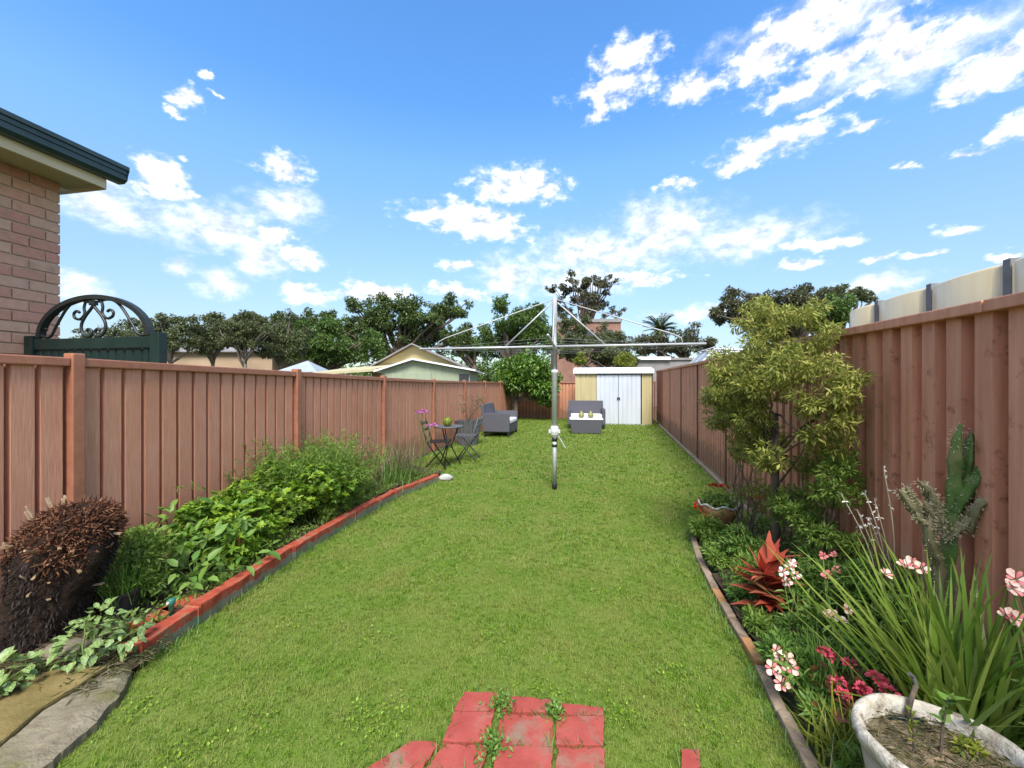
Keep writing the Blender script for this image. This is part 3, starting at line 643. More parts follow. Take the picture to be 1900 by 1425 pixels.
# ------------------------------------------------------------------ painted edging of the left bed
ed = thing('bed_edging', 'red painted concrete edging blocks along the left flower bed', 'edging', LEFT_EDGE[0])
def offs(a, b, wd): d = (b-a).normalized(); return Vector((-d.y, d.x, 0))*wd
cuts = [(0,1,0,1),(1,2,0,1),(2,3,0,1),(3,4,0,.55),(3,4,.58,1),(4,5,0,.5),(4,5,.52,.98)]
for q, (i, j, t0, t1) in enumerate(cuts):
    a, b = LEFT_EDGE[i].lerp(LEFT_EDGE[j], t0), LEFT_EDGE[i].lerp(LEFT_EDGE[j], t1); d = (b-a).normalized(); a = a+d*.006; b = b-d*.006
    wd = .085; nn = offs(a, b, wd); hgt = (.108,.115,.108,.104,.095,.10,.098)[q]
    n_ = max(3, int((b-a).length/.08)); mb = MB(); rows = []
    for k in range(n_+1):
        c_ = a.lerp(b, k/n_) - LEFT_EDGE[0]; jj = [random.uniform(-.006,.006) for _ in range(4)]
        rows += [c_+nn.normalized()*jj[0]*.6+Vector((0,0,-.03)), c_+nn.normalized()*jj[0]+Vector((0,0,hgt+jj[1]*.6)), c_+nn*(1+jj[2])+Vector((0,0,hgt+jj[3]*.6)), c_+nn+Vector((0,0,-.03))]
    fs = [(k*4+q_, k*4+(q_+1)%4, k*4+4+(q_+1)%4, k*4+4+q_) for k in range(n_) for q_ in range(4)] + [(0,1,2,3), (n_*4+3,n_*4+2,n_*4+1,n_*4)]
    me = mb.add(rows, fs).mesh('edging_block', M['edging'], bevel=.006); o = put('edging_block', me, ed); me.update()
    b_ = bmesh.new(); b_.from_mesh(me); bmesh.ops.recalc_face_normals(b_, faces=b_.faces); b_.to_mesh(me); b_.free()
# flat red bricks lying behind the first block
for k, (px, py) in enumerate(((295,1160),(345,1135))):
    p = gp(px, py, .06); tag(put('garden_brick', MB().box(-.10,.10,-.05,.05,0,.05).mesh('garden_brick', M['edging'], bevel=.008), None, (p.x-.03,p.y,.062), (0,0,R(78+6*k))),
        ('red brick lying behind the nearest edging block, left of the green riser' if k == 0 else 'red brick lying behind the edging joint, right of the green riser'), 'brick')
def boulder(name, label, cat, loc, sx, sy, sz, mat, seed=0):
    random.seed(seed); ph = [random.uniform(0,6) for _ in range(6)]
    def f(p, r, an, z):
        k = 1+.12*math.sin(3*an+ph[0])+.08*math.sin(5*an+ph[1]+z*9)+.06*math.sin(2*an+ph[2]-z*14)
        return Vector((p.x*k*sx, p.y*k*sy, p.z*sz))
    prof = [(math.sin(math.pi*i/10), 1-math.cos(math.pi*i/10)-.35) for i in range(11)]; prof[0] = (0,prof[0][1]); prof[-1] = (0,prof[-1][1])
    return tag(put(name, MB().lathe(prof, 20, fn=f).mesh(name, mat, True), None, loc), label, cat)
p = gp(818,892); boulder('rock', 'small pale grey rock at the far end of the left edging', 'rock', (p.x+.05,p.y+.05,0), .10, .09, .055, M['rock'], 3)
p = gp(95,1215); boulder('rock', 'rounded mossy stone at the foot of the stump', 'rock', (p.x+.14,p.y-.03,0), .15, .10, .055, M['concrete'], 5)

# concrete kerb and mossy slab, bottom left
kpts = [gp(*p) for p in ((243,1262),(225,1300),(185,1350),(130,1400),(95,1430))] + [Vector((-1.9,.95,0)), Vector((-1.88,.5,0))]
ins = [gp(*p) for p in ((205,1262),(150,1300),(80,1345),(20,1400))] 
inner = [ins[0], ins[1], ins[2], ins[3], Vector((-2.12,1.02,0)), Vector((-2.1,.8,0)), Vector((-2.08,.5,0))]
kb = MB(); rows = []; ko, ki = [], []
for i in range(len(kpts)-1):
    for t_ in range(6): ko.append(kpts[i].lerp(kpts[i+1], t_/6)); ki.append(inner[i].lerp(inner[i+1], t_/6))
ko.append(kpts[-1]); ki.append(inner[-1]); nk = len(ko); NW = 7
for a, b in zip(ko, ki):
    j_ = Vector((random.gauss(0,.003), random.gauss(0,.003), 0)); rows.append(a+j_+Vector((0,0,-.02)))
    for q in range(NW): rows.append((a+j_).lerp(b, q/(NW-1))+Vector((0,0,.036+.022*min(1,q/1.5)+random.gauss(0,.0014))))
    rows.append(b+Vector((0,0,-.02)))
m_ = NW+2
kb.add(rows, [(k*m_+q, k*m_+q+1, (k+1)*m_+q+1, (k+1)*m_+q) for k in range(nk-1) for q in range(m_-1)] + [tuple(range(m_-1,-1,-1)), tuple((nk-1)*m_+q for q in range(m_))])
tag(put('concrete_kerb', kb.mesh('concrete_kerb', M['concrete'], False)), 'curved grey concrete kerb at the bottom left of the lawn', 'kerb')
sl = [inner[0]+Vector((-.01,.0,0)), inner[1]+Vector((-.008,0,0)), inner[2]+Vector((-.008,0,0)), inner[3]+Vector((-.008,0,0)), inner[4]+Vector((-.008,0,0)), inner[6]+Vector((-.008,0,0)), Vector((-2.75,.5,0)), Vector((-2.7,1.3,0)), gp(-60,1330), gp(100,1270)]
tag(put('stone_slab', MB().prism([(p.x,p.y) for p in sl], 0, .074).mesh('stone_slab', M['moss'], bevel=.012)), 'brown mossy stone slab behind the curved kerb', 'slab')

# ------------------------------------------------------------------ right bed edging
re_ = thing('bed_edging', 'weathered curved concrete edging of the right flower bed', 'edging', RIGHT_EDGE[0])
for i in range(len(RIGHT_EDGE)-1):
    a, b = RIGHT_EDGE[i], RIGHT_EDGE[i+1]; k = max(1, round((b-a).length/.22))
    for j in range(k):
        p, q = a.lerp(b, j/k), a.lerp(b, (j+1)/k); d = (q-p).normalized(); p = p+d*.004; q = q-d*.004; nn = -offs(p, q, .05)
        z = .032+random.uniform(-.008,.01); pts = [p, q, q+nn, p+nn]; pts = [c_-RIGHT_EDGE[0] for c_ in pts]
        put('edging_block', MB().prism([(c_.x,c_.y) for c_ in pts], -.02, z).mesh('edging_block', M['strip'] if random.random() < .93 else M['terracotta'], bevel=.008), re_)

# ------------------------------------------------------------------ red pavers
pv = thing('paver_path', 'faded red paved path end with weeds in its joints', 'path', (0,1.5,0))
PAVERS = []
def paver(poly, h=.02):
    PAVERS.append([(p.x,p.y) for p in poly]); q = [(p.x,p.y-1.5) for p in poly]
    e_ = []
    for k in range(4):
        a_, b_ = Vector(q[k]+(0,)), Vector(q[(k+1)%4]+(0,)); nn = max(3, int((b_-a_).length/.022)); inw = Vector((-(b_-a_).y, (b_-a_).x, 0)).normalized()
        cx_ = sum((Vector(p_+(0,)) for p_ in q), Vector())/4
        if inw.dot(cx_-a_) < 0: inw = -inw
        for t_ in range(nn): p_ = a_.lerp(b_, t_/nn)+inw*(abs(random.gauss(0,.0028 if (b_-a_).length > .11 else .0012))+(.006 if t_ == 0 and (b_-a_).length > .11 else 0)+(.008 if random.random() < .06 and (b_-a_).length > .11 else 0)); e_.append((p_.x, p_.y))
    o = put('paver', MB().prism(e_, -.02, h).mesh('paver', M['paver'], bevel=.002), pv); o.rotation_euler = (random.gauss(0,.006), random.gauss(0,.006), 0)
def row(px0, px1, y0, y1, y0r=None, y1r=None):
    y0r = y0r or y0; y1r = y1r or y1
    paver([gp(px0[1],y1), gp(px1[1],y1r), gp(px1[0],y0r), gp(px0[0],y0)], .016+random.uniform(0,.006))
row((858,842),(924,918),1291,1328,1293); row((841,820),(917,908),1330,1388); row((819,790),(907,895),1390,1440)
row((932,929),(1024,1026),1297,1330,1304); row((927,919),(1027,1026),1332,1392); row((919,912),(1026,1025),1394,1445)
row((1030,1030),(1120,1121),1308,1334,1318); row((1031,1031),(1121,1122),1336,1392); row((1031,1030),(1122,1122),1394,1446)
row((760,690),(816,788),1383,1436); row((735,668),(757,700),1398,1440); row((1264,1263),(1297,1301),1398,1440)
for px in ((700,880),(884,1020),(1028,1122)):
    paver([gp(px[0]-20,1560), gp(px[1],1560), gp(px[1],1450), gp(px[0],1450)])

# ------------------------------------------------------------------ lawn grass (nobody could count it)
def inpoly(x, y, poly):
    r_ = np.zeros(len(x), bool); n = len(poly); j = n-1
    for i in range(n):
        xi, yi = poly[i]; xj, yj = poly[j]
        c_ = ((yi > y) != (yj > y)) & (x < (xj-xi)*(y-yi)/((yj-yi) if abs(yj-yi) > 1e-9 else 1e-9)+xi); r_ ^= c_; j = i
    return r_
def lawn_grass(y0, y1, dens, Lm, Wm):
    nt_ = int((y1-y0)*6*dens/9); jit = .0085*(Wm/.0036)**.6
    x = np.repeat(rng.uniform(-3.3,2.5,nt_), 9); y = np.repeat(rng.uniform(y0,y1,nt_), 9); n = len(x)
    tr = np.clip(np.repeat(rng.random(nt_), 9)*.86+rng.random(n)*.13, 0, .99); x = x+rng.normal(0,jit,n); y = y+rng.normal(0,jit,n)
    ok = inpoly(x, y, lawn)
    pn = np.sin(x*2.1+1.7*np.sin(y*1.3))*np.sin(y*1.9+1.1*np.sin(x*2.7)) + .6*np.sin(x*6.3+2*np.sin(y*3.1))*np.sin(y*5.7-x*1.3) + .4*np.sin(x*15+y*9)*np.sin(y*17-x*6)
    ok &= rng.random(n) < np.clip(1.0-.16*np.clip(pn-.2,0,1.2), .7, 1)
    for pgn in PAVERS:
        c_ = np.mean(pgn, axis=0); sh = [tuple(c_+(np.array(p)-c_)*.96) for p in pgn]; ok &= ~inpoly(x, y, sh)
    # only what could be in front of the camera or a step beside it
    cx = x*ca + y*sa; cz = -x*sa + y*ca; ok &= np.abs(cx) < cz*1.35+1.2
    x, y, tr = x[ok], y[ok], tr[ok]; n = len(x)
    hvar = .8+.45*(np.sin(x*5+y*3)*np.sin(y*4.3-x*2)*.5+.5)
    return np.stack([x, y, np.full(n, -.004)], 1), Lm*hvar*(.6+.8*rng.random(n)), Wm*(.7+.6*rng.random(n)), tr
parts_ = [lawn_grass(.9,3.2,27000,.021,.0033), lawn_grass(3.2,6.0,10000,.027,.0052), lawn_grass(6.0,10.5,2600,.040,.010), lawn_grass(10.5,17,1200,.042,.016)]
P = np.concatenate([p[0] for p in parts_]); L = np.concatenate([p[1] for p in parts_]); W = np.concatenate([p[2] for p in parts_]); TR = np.concatenate([p[3] for p in parts_]); n = len(P)
go = put('grass', blades('grass', G['lawn'], P, rng.uniform(0,6.283,n), rng.uniform(.1,.95,n), rng.uniform(.1,.9,n), L, W, 2, rnd=TR))
go['kind'] = 'stuff'; go['label'] = 'short green lawn grass with yellowish dry patches'; go['category'] = 'grass'
# longer grass along edges, round paver joints and at the fence foot
ep = []
def fringe(a, b, dens, sp=.03):
    k = int((b-a).length*dens)
    for _ in range(k):
        p = a.lerp(b, random.random()); ep.append((p.x+random.gauss(0,sp), p.y+random.gauss(0,sp), 0))
for a, b in zip(LEFT_EDGE, LEFT_EDGE[1:]): fringe(a+Vector((.03,0,0)), b+Vector((.03,0,0)), 220, .02)
for a, b in zip(RIGHT_EDGE, RIGHT_EDGE[1:]): fringe(a-Vector((.03,0,0)), b-Vector((.03,0,0)), 240, .02)
for pgn in PAVERS[:13]:
    for k in range(4): fringe(Vector(pgn[k]+(0,)), Vector(pgn[(k+1)%4]+(0,)), 45, .006)
fringe(Vector((-3.2,6.2,0)), Vector((-3.2,VB,0)), 50, .04); fringe(Vector((-3,VB-.06,0)), Vector((2,VB-.06,0)), 50, .04)
ep = np.array(ep); n = len(ep)
fo = put('grass_fringe', blades('grass_fringe', G['tuft'], ep, rng.uniform(0,6.283,n), rng.uniform(.1,.7,n), rng.uniform(.1,.9,n), .05*(.5+rng.random(n)), .005*(.7+.6*rng.random(n)), 2))
fo['kind'] = 'stuff'; fo['label'] = 'longer grass growing along the bed edges and path'; fo['category'] = 'grass'
# broad-leaved weeds in the turf
wp = []
for (px, py, r_, k) in ((715,1345,.13,420),(660,1330,.10,260),(1010,1290,.12,260),(1160,1330,.10,240),(480,1330,.14,300),(350,1400,.12,260),(700,1180,.16,260),(1250,1250,.13,240),(560,1150,.15,260),(1120,1100,.18,260),(820,1070,.2,260),(260,1320,.1,200),(900,1180,.12,160),(1320,1360,.1,200)):
    c_ = gp(px, py)
    for _ in range(int(k*.55)): wp.append((c_.x+random.gauss(0,r_*.5), c_.y+random.gauss(0,r_*.5), random.uniform(.004,.02)))
wp = np.array(wp); inside = np.zeros(len(wp), bool)
for pgn in PAVERS: inside |= inpoly(wp[:,0], wp[:,1], pgn)
wp = wp[~inside]; n = len(wp)
wo = put('lawn_weeds', leaves('lawn_weeds', G['bright'], wp, usph(n)+np.array([0,0,.35]), usph(n)*.5+np.array([0,0,1.]), .013*(.5+.9*rng.random(n)), .008*(.5+.9*rng.random(n)), 'ovate'))
wo['kind'] = 'stuff'; wo['label'] = 'patches of darker broad-leaved weeds in the lawn'; wo['category'] = 'weeds'
# weeds in the paver joints
for k, (px, py, s, lab) in enumerate(((930,1318,.05,'round green weed in the joint between the left and middle pavers'), (1030,1333,.035,'small weed in the joint between the middle and right pavers'), (912,1398,.045,'grassy weed near the bottom edge between two pavers'))):
    p = gp(px, py); cs = np.array([[0,0,.012]]); n = 170
    pos = np.stack([rng.normal(0,s*.55,n), rng.normal(0,s*.8,n), rng.uniform(.0,.03,n)], 1)
    t = thing('weed', lab, 'weed', (p.x,p.y,.015))
    stuffpart(put('foliage', leaves('foliage', G['mid'], pos, usph(n)+np.array([0,0,.6]), usph(n)+np.array([0,0,1.]), .022*(.6+.8*rng.random(n)), .010*(.6+.8*rng.random(n))), t))

# ================================================================== THINGS IN THE YARD
# ------------------------------------------------------------------ rotary clothes hoist
hb = gp(1029, 908)
ho = thing('clothes_hoist', 'rotary clothes line on a silver pole in the middle of the lawn', 'clothes line', hb)
def hz(py): return H - (py-712.5)/F*5.585
put('base_socket', MB().lathe([(.033,-.02),(.033,.085),(.028,.09)], 12).mesh('base_socket', M['black'], True), ho)
put('lower_pole', MB().lathe([(.027,.086),(.027,hz(800))], 14).mesh('lower_pole', M['galv'], True), ho)
put('upper_pole', MB().lathe([(.038,hz(798)),(.038,hz(693)),(.045,hz(692)),(.045,hz(687)),(.03,hz(686))], 16).mesh('upper_pole', M['white_metal'], True), ho)
put('mast', MB().lathe([(.021,hz(688)),(.021,hz(648)),(.034,hz(647)),(.034,hz(637)),(.026,hz(635)),(.026,hz(604)),(.034,hz(600)),(.034,hz(556)),(.018,hz(551))], 12).mesh('mast', M['galv'], True), ho)
gx = put('gear_box', MB().lathe([(.03,hz(812)),(.055,hz(806)),(.062,hz(800)),(.055,hz(794)),(.042,hz(790))], 14).box(-.075,.075,-.03,.03,hz(803),hz(797)).mesh('gear_box', M['white_metal'], False), ho)
put('winder_handle', MB().tube([(.05,-.02,hz(808)),(.10,-.06,hz(818)),(.15,-.08,hz(829))], .006, 6).mesh('winder_handle', M['galv']), gx)
put('collar', MB().lathe([(.032,hz(829)),(.036,hz(828)),(.036,hz(825)),(.032,hz(824))], 12).mesh('collar', M['black']), ho)
put('collar', MB().lathe([(.03,hz(819)),(.04,hz(814)),(.03,hz(811))], 12).mesh('collar', M['black']), ho)
AZ_, TOP_ = hz(643), hz(556); th0 = YAW-R(9)+math.pi    # heading of the left arm
for k in range(4):
    a = th0 + R(90)*k; ln = (1.88,1.25,1.90,1.25)[k]; d = Vector((math.cos(a), math.sin(a), 0))
    dz = -.01 if k == 0 else .01
    end = d*ln + Vector((0,0,AZ_+dz))
    put('arm', MB().tube([d*.03+Vector((0,0,AZ_)), end], .016 if k%2 == 0 else .014, 8).mesh('arm', M['galv'], True), ho)
    inn = d*(.66 if k%2 == 0 else .42)+Vector((0,0,AZ_+.012)); put('stay', MB().tube([d*.04+Vector((0,0,TOP_-.04)), inn], .0105, 6).mesh('stay', M['galv'], True), ho)
    if k % 2 == 0:
        tip = d*1.62+Vector((0,0,AZ_+.015)); tw = d*1.60+Vector((0,0,AZ_+.09)); tm = d*1.5+Vector((0,0,AZ_+.14))
        put('stay_wire', MB().tube([d*.03+Vector((0,0,TOP_)), tm, tw, tip], .0075, 6).mesh('stay_wire', M['galv'], True), ho)
for q, f in enumerate((.45,.7,.95)):
    pts = [Vector((math.cos(th0+R(90)*k), math.sin(th0+R(90)*k), 0))*(1.88,1.25,1.90,1.25)[k]*f+Vector((0,0,AZ_-.012)) for k in range(5-1)]
    put('line_wire', MB().tube(pts+[pts[0]], .0009, 4).mesh('line_wire', M['galv']), ho)

# ------------------------------------------------------------------ garden shed
p0, p1 = gp(1066, 787), gp(1219, 787); SV = p0.y+.12; SX0, SX1 = p0.x+.02, p1.x-.22
sh = thing('garden_shed', 'cream steel garden shed with white double doors at the end of the lawn', 'shed', ((SX0+SX1)/2,SV,0))
hw = (SX1-SX0)/2; SHH = 1.76
put('side_wall', MB().box(-hw,-hw+.03,.012,1.5,0,SHH).mesh('side_wall', M['shed_cream']), sh)
put('side_wall', MB().box(hw-.03,hw,.012,1.5,0,SHH).mesh('side_wall', M['shed_cream']), sh)
put('rear_wall', MB().box(-hw,hw,1.5,1.53,0,SHH).mesh('rear_wall', M['shed_cream']), sh)
dw = .73; dx0 = -hw+.74
def ribbed(x0, x1, n, yb=0, z0=.02, z1=SHH-.01):
    pts = []; wv = (x1-x0)/n
    for i in range(n):
        x = x0+i*wv; pts += [(x, yb), (x+wv*.8, yb), (x+wv*.86, yb+.012), (x+wv*.94, yb+.012)]
    pts += [(x1, yb), (x1, yb+.03), (x0, yb+.03)]
    return MB().profile(pts, 'z', z0, z1)
for (a, b) in ((-hw, dx0-.01), (dx0+2*dw+.02, hw)): put('front_panel', ribbed(a+.03, b, 4).mesh('front_panel', M['shed_cream']), sh)
for s in (0, 1):
    dr = put('door', ribbed(dx0+s*(dw+.012), dx0+s*(dw+.012)+dw, 5, -.015, .03, SHH-.04).mesh('door', M['shed_white']), sh)
    xe = dx0+dw+.006+(.03 if s else -.03)
    put('handle', MB().box(xe-.018,xe+.018,-.045,-.016,.86,.94).mesh('handle', M['black']), dr)
put('door_gap', MB().box(dx0+dw+.001,dx0+dw+.011,.0,.02,.03,SHH-.03).mesh('door_gap', M['black']), sh)
put('corner_post', MB().box(-hw,-hw+.028,-.012,.012,0,SHH).mesh('corner_post', M['shed_cream']), sh)
put('corner_post', MB().box(hw,hw+.03,-.012,.02,0,SHH).mesh('corner_post', M['fence_dark']), sh)
put('roof', MB().profile([(-.10,SHH+.002),(-.10,SHH+.11),(-.07,SHH+.14),(.72,SHH+.24),(1.6,SHH+.12),(1.6,SHH+.002)], 'x', -hw-.07, hw+.06).mesh('roof', M['roof_white'], bevel=.01), sh)
put('ground_rail', MB().box(-hw,hw,-.02,-.016,0,.02).mesh('ground_rail', M['galv']), sh)

# ------------------------------------------------------------------ wicker furniture
def loveseat(label, loc, rz, wid, dep=.72):
    t = thing('wicker_loveseat', label, 'sofa', loc, rz, 'wicker seats on the lawn'); h = wid/2
    put('seat_base', MB().box(-h+.09,h-.09,-dep/2+.02,dep/2-.06,.10,.34).mesh('seat_base', M['wicker'], bevel=.012), t)
    put('backrest', MB().profile([(dep/2-.14,.30),(dep/2-.02,.86),(dep/2+.05,.86),(dep/2,.30)], 'x', -h+.02, h-.02).mesh('backrest', M['wicker'], bevel=.014), t)
    for s in (-1, 1):
        put('armrest', MB().profile([(-dep/2,.14),(-dep/2,.60),(-dep/2+.05,.63),(dep/2-.05,.63),(dep/2-.02,.14)], 'x', s*(h-.045)-.045, s*(h-.045)+.043).mesh('armrest', M['wicker'], bevel=.014), t)
        for yy in (-dep/2+.04, dep/2-.07): put('leg', MB().box(s*(h-.05)-.024,s*(h-.05)+.024,yy-.024,yy+.024,0,.139).mesh('leg', M['black']), t)
    put('seat_cushion', MB().box(-h+.10,h-.10,-dep/2+.01,dep/2-.15,.342,.45).mesh('seat_cushion', M['cushion'], bevel=.03), t)
    return t
pl = gp(1087, 796)
loveseat('charcoal wicker loveseat facing the camera in front of the white shed doors', (pl.x,pl.y+.3,0), YAW*.3, 1.16)
pa = gp(945, 812)
loveseat('charcoal wicker loveseat turned sideways near the left fence', (pa.x-.37,pa.y+.64,0), R(90), 1.28, .74)
pt = gp(1087, 806)
ct = thing('coffee_table', 'charcoal wicker coffee table with a white top before the loveseat', 'table', (pt.x,pt.y+.3,0), YAW*.3)
tb = MB()
def taper(x0, x1, y0, y1, z0, z1, k):
    return MB().add([(x0*k,y0*k,z0),(x1*k,y0*k,z0),(x1*k,y1*k,z0),(x0*k,y1*k,z0),(x0,y0,z1),(x1,y0,z1),(x1,y1,z1),(x0,y1,z1)], [(0,3,2,1),(4,5,6,7),(0,1,5,4),(1,2,6,5),(2,3,7,6),(3,0,4,7)])
put('body', taper(-.45,.45,-.28,.28,0.02,.40,.9).mesh('body', M['wicker'], bevel=.012), ct)
put('table_top', MB().box(-.46,.46,-.29,.29,.402,.435).mesh('table_top', M['cushion'], bevel=.008), ct)
pear = [(0,0),(.05,.005),(.082,.04),(.086,.075),(.07,.115),(.047,.15),(.034,.18),(.018,.20),(0,.205)]
for k, (dx, lab) in enumerate(((-.13,'left one of the two olive ceramic pears on the coffee table'),(.13,'right one of the two olive ceramic pears on the coffee table'))):
    t = thing('ornamental_pear', lab, 'ornament', (pt.x+dx,pt.y+.3+dx*.05,.4355), 0, 'ceramic pears on the coffee table')
    put('body', MB().lathe(pear, 16).mesh('body', M['pear'], True), t)
    put('stalk', MB().tube([(0,0,.20),(.006,0,.22),(.015,0,.235)], .005, 6).mesh('stalk', M['bark']), t)

# ------------------------------------------------------------------ bistro set
tp = pd(832, 790, 7.2); tp = Vector((tp.x, tp.y, 0))
bt = thing('bistro_table', 'small round dark bistro table beside the left fence', 'table', tp)
put('table_top', MB().lathe([(0,.662),(.25,.662),(.255,.672),(.25,.684),(0,.684)], 28).mesh('table_top', M['grey_metal']), bt)
for k in range(3):
    a = R(30+120*k); c_, s_ = math.cos(a), math.sin(a)
    put('leg', MB().tube([(c_*.22,s_*.22,0),(c_*.05,s_*.05,.33),(c_*.17,s_*.17,.662)], .011, 6).mesh('leg', M['black'], True), bt)
put('ring', MB().tube([(math.cos(R(15*k))*.075,math.sin(R(15*k))*.075,.33) for k in range(25)], .008, 5).mesh('ring', M['black']), bt)
q = thing('moss_ball', 'round lime green ball plant on the bistro table', 'ornament', (tp.x,tp.y-.05,.685))
cs = [(0,0,.075)]; n = 500; d_ = usph(n)
put('core', MB().lathe([(.065*math.sin(math.pi*i/10), .075-.065*math.cos(math.pi*i/10)) for i in range(11)], 16).mesh('core', M['lime'], True), q)
stuffpart(put('foliage', leaves('foliage', G['yellow'], d_*.064+np.array(cs[0]), d_+usph(n)*.6, usph(n), np.full(n,.022), np.full(n,.013)), q))
def folding_chair(label, loc, rz, mat, group):
    """faces +X; crossing legs seen from the side"""
    t = thing('folding_chair', label, 'chair', loc, rz, group)
    for s in (-.19, .19):
        put('rear_leg', MB().tube([(.18,s,0),(-.14,s,.44),(-.24,s,.80)], .011, 6).mesh('rear_leg', mat, True), t)
        put('front_leg', MB().tube([(-.20,s*.9,0),(.20,s*.9,.44)], .011, 6).mesh('front_leg', mat, True), t)
    for i in range(5): put('seat_slat', MB().box(-.15+i*.075,-.15+i*.075+.058,-.18,.18,.432+.003*i,.446+.003*i).mesh('seat_slat', mat), t)
    for i in range(2): put('back_slat', MB().tube([(-.195-.028*i,-.19,.64+.11*i),(-.215-.028*i,0,.64+.11*i),(-.195-.028*i,.19,.64+.11*i)], .02, 6).mesh('back_slat', mat), t)
    for (x, z, wd) in ((.15,.04,.19), (-.16,.044,.17)): put('stretcher', MB().tube([(x,-wd,z),(x,wd,z)], .008, 6).mesh('stretcher', mat), t)
    return t
cp = gp(808, 870)
folding_chair('black slatted folding chair left of the bistro table', (cp.x,cp.y+.1,0), YAW, M['black'], 'bistro chairs')
cp = gp(868, 852)
folding_chair('grey folding chair right of the bistro table, facing left', (cp.x,cp.y,0), YAW+R(172), M['grey_metal'], 'bistro chairs')

# ribbed planter with a bare sapling
bp_ = pd(868, 790, 9.7); bx = thing('planter_tub', 'grey ribbed planter tub against the left fence', 'planter', (bp_.x,bp_.y,0))
put('tub', MB().lathe([(.22,0),(.29,.52),(.30,.56),(.27,.56),(.255,.48),(0,.47)], 40, fn=lambda p, r, an, z: Vector((p.x*(1+.025*math.cos(20*an)), p.y*(1+.025*math.cos(20*an)), p.z))).mesh('tub', M['grey_metal'], False), bx)
put('soil', MB().lathe([(.25,.482),(0,.50)], 24).mesh('soil', M['soil']), bx)
sp_ = thing('sapling', 'thin almost bare sapling growing in the ribbed tub', 'sapling', (bp_.x,bp_.y,.49))
mb = MB(); tips = []
for k in range(8):
    a = random.uniform(0,6.28); e = Vector((math.cos(a)*random.uniform(.1,.34), math.sin(a)*random.uniform(.1,.25), random.uniform(.35,.72))); limb(mb, (0,0,.0), e, .008, .003, .1, 5); tips.append(e)
put('stem', mb.mesh('stem', M['bark']), sp_)
tc_ = np.array([tuple(t_) for t_ in tips]); n = 150
stuffpart(put('foliage', crown_mesh('foliage', G['gum'], tc_, np.full((len(tc_),3),.09), n, .05, .025), sp_))

# pink tall flowers by the chair
pk = thing('pink_flower_plant', 'tall thin plant with pink flower heads behind the black folding chair', 'flower', gp(778, 873))
random.seed(5)
hd_b = gp(778,873)
for k, (px, py, dd) in enumerate(((783,764,6.7),(790,766,6.75),(776,767,6.7),(806,789,6.9),(797,791,6.8))):
    e = pd(px, py, dd) - hd_b
    put('stem', MB().tube([(0,0,0), (e.x*.5+.02,e.y*.5,e.z*.55), tuple(e)], .005, 5).mesh('stem', M['stem']), pk)
    n = 26; d_ = usph(n); d_[:,2] = np.abs(d_[:,2])*.5
    put('flower', leaves('flower', M['petal_magenta'], np.array(e)+d_*.03, d_, usph(n)+np.array([0,0,1.]), np.full(n,.034), np.full(n,.026)), pk)

# ------------------------------------------------------------------ citrus tree
cb = gp(957, 780)
tree('citrus_tree', 'rounded glossy citrus tree standing before the back fence', 'tree', cb, .78, .085,
     [(.25,-.1,1.45),(-.35,0,1.55),(.75,0,1.35),(.2,-.2,2.05),(1.15,.1,1.15),(.55,0,1.9),(-.6,0,1.25),(1.2,.2,.85),(.3,0,2.35),(-.45,0,2.0),(1.0,.1,2.0),(1.35,.1,1.5)], [(.75,.7,.65),(.65,.6,.6),(.6,.6,.6),(.6,.6,.5),(.5,.5,.5),(.6,.6,.5),(.45,.45,.4),(.4,.4,.4),(.6,.5,.45),(.5,.5,.45),(.5,.5,.45),(.4,.4,.5)], 9, .45, 11000, .125, .065, G['citrus'], M['bark'], limbs=18, kind='ovate')

# ------------------------------------------------------------------ stump
sbp = Vector((-2.88, 1.72, 0))
sp = thing('palm_stump', 'large dark palm stump with a shaggy red-brown fibrous top', 'stump', sbp)
random.seed(4)
def stumpf(p, r, an, z):
    k = .93+.08*math.sin(3*an+4*z)+.07*math.sin(5*an-9*z)+.05*math.sin(11*an+17*z)+.03*math.sin(23*an-31*z)
    return Vector((p.x*k+ .17*(max(z,0)/.8)**1.3, p.y*k+.10*z, p.z*.95+.03*math.sin(5*an)*(z/.8)))
SPR = [(.165,-.05),(.165,.1),(.175,.25),(.20,.40),(.215,.50),(.208,.58),(.18,.66),(.135,.715),(.07,.745),(0,.755)]
def spr(z): return np.interp(z, [q[1] for q in SPR], [q[0] for q in SPR])
put('trunk', MB().lathe(SPR, 44, fn=stumpf).mesh('trunk', M['stump'], True), sp)
n = 8200; an = rng.uniform(0,6.283,n); zz = .36+.385*rng.random(n)**.75; rr = spr(zz)*(.90+.14*rng.random(n))
pos = np.stack([np.cos(an)*rr+.17*(zz/.8)**1.3, np.sin(an)*rr+.10*zz, zz], 1)
dr = np.stack([np.cos(an), np.sin(an), rng.normal(0,.6,n)], 1)*.6+usph(n)*.9
keep = (zz > .53+.09*np.sin(3*an)+rng.normal(0,.05,n))
stuffpart(put('fibre', leaves('fibre', M['fibre'], pos[keep], dr[keep], usph(int(keep.sum())), .026*(.4+1.6*rng.random(int(keep.sum()))**2), .007*(.6+.8*rng.random(int(keep.sum())))), sp))
n = 2600; an = rng.uniform(0,6.283,n); zz = .02+.5*rng.random(n); rr = spr(zz)*.95; pos = np.stack([np.cos(an)*rr+.17*(zz/.8)**1.3, np.sin(an)*rr+.10*zz, zz], 1)
rt = surf('root_fibre', (.012,.009,.008), (.035,.024,.02), 20, bump=0)
stuffpart(put('root_fibre', leaves('root_fibre', rt, pos, np.stack([np.cos(an)*.5,np.sin(an)*.5,-np.ones(n)],1)+usph(n)*.5, usph(n), .028*(.5+rng.random(n)), .006*(.6+.8*rng.random(n))), sp))
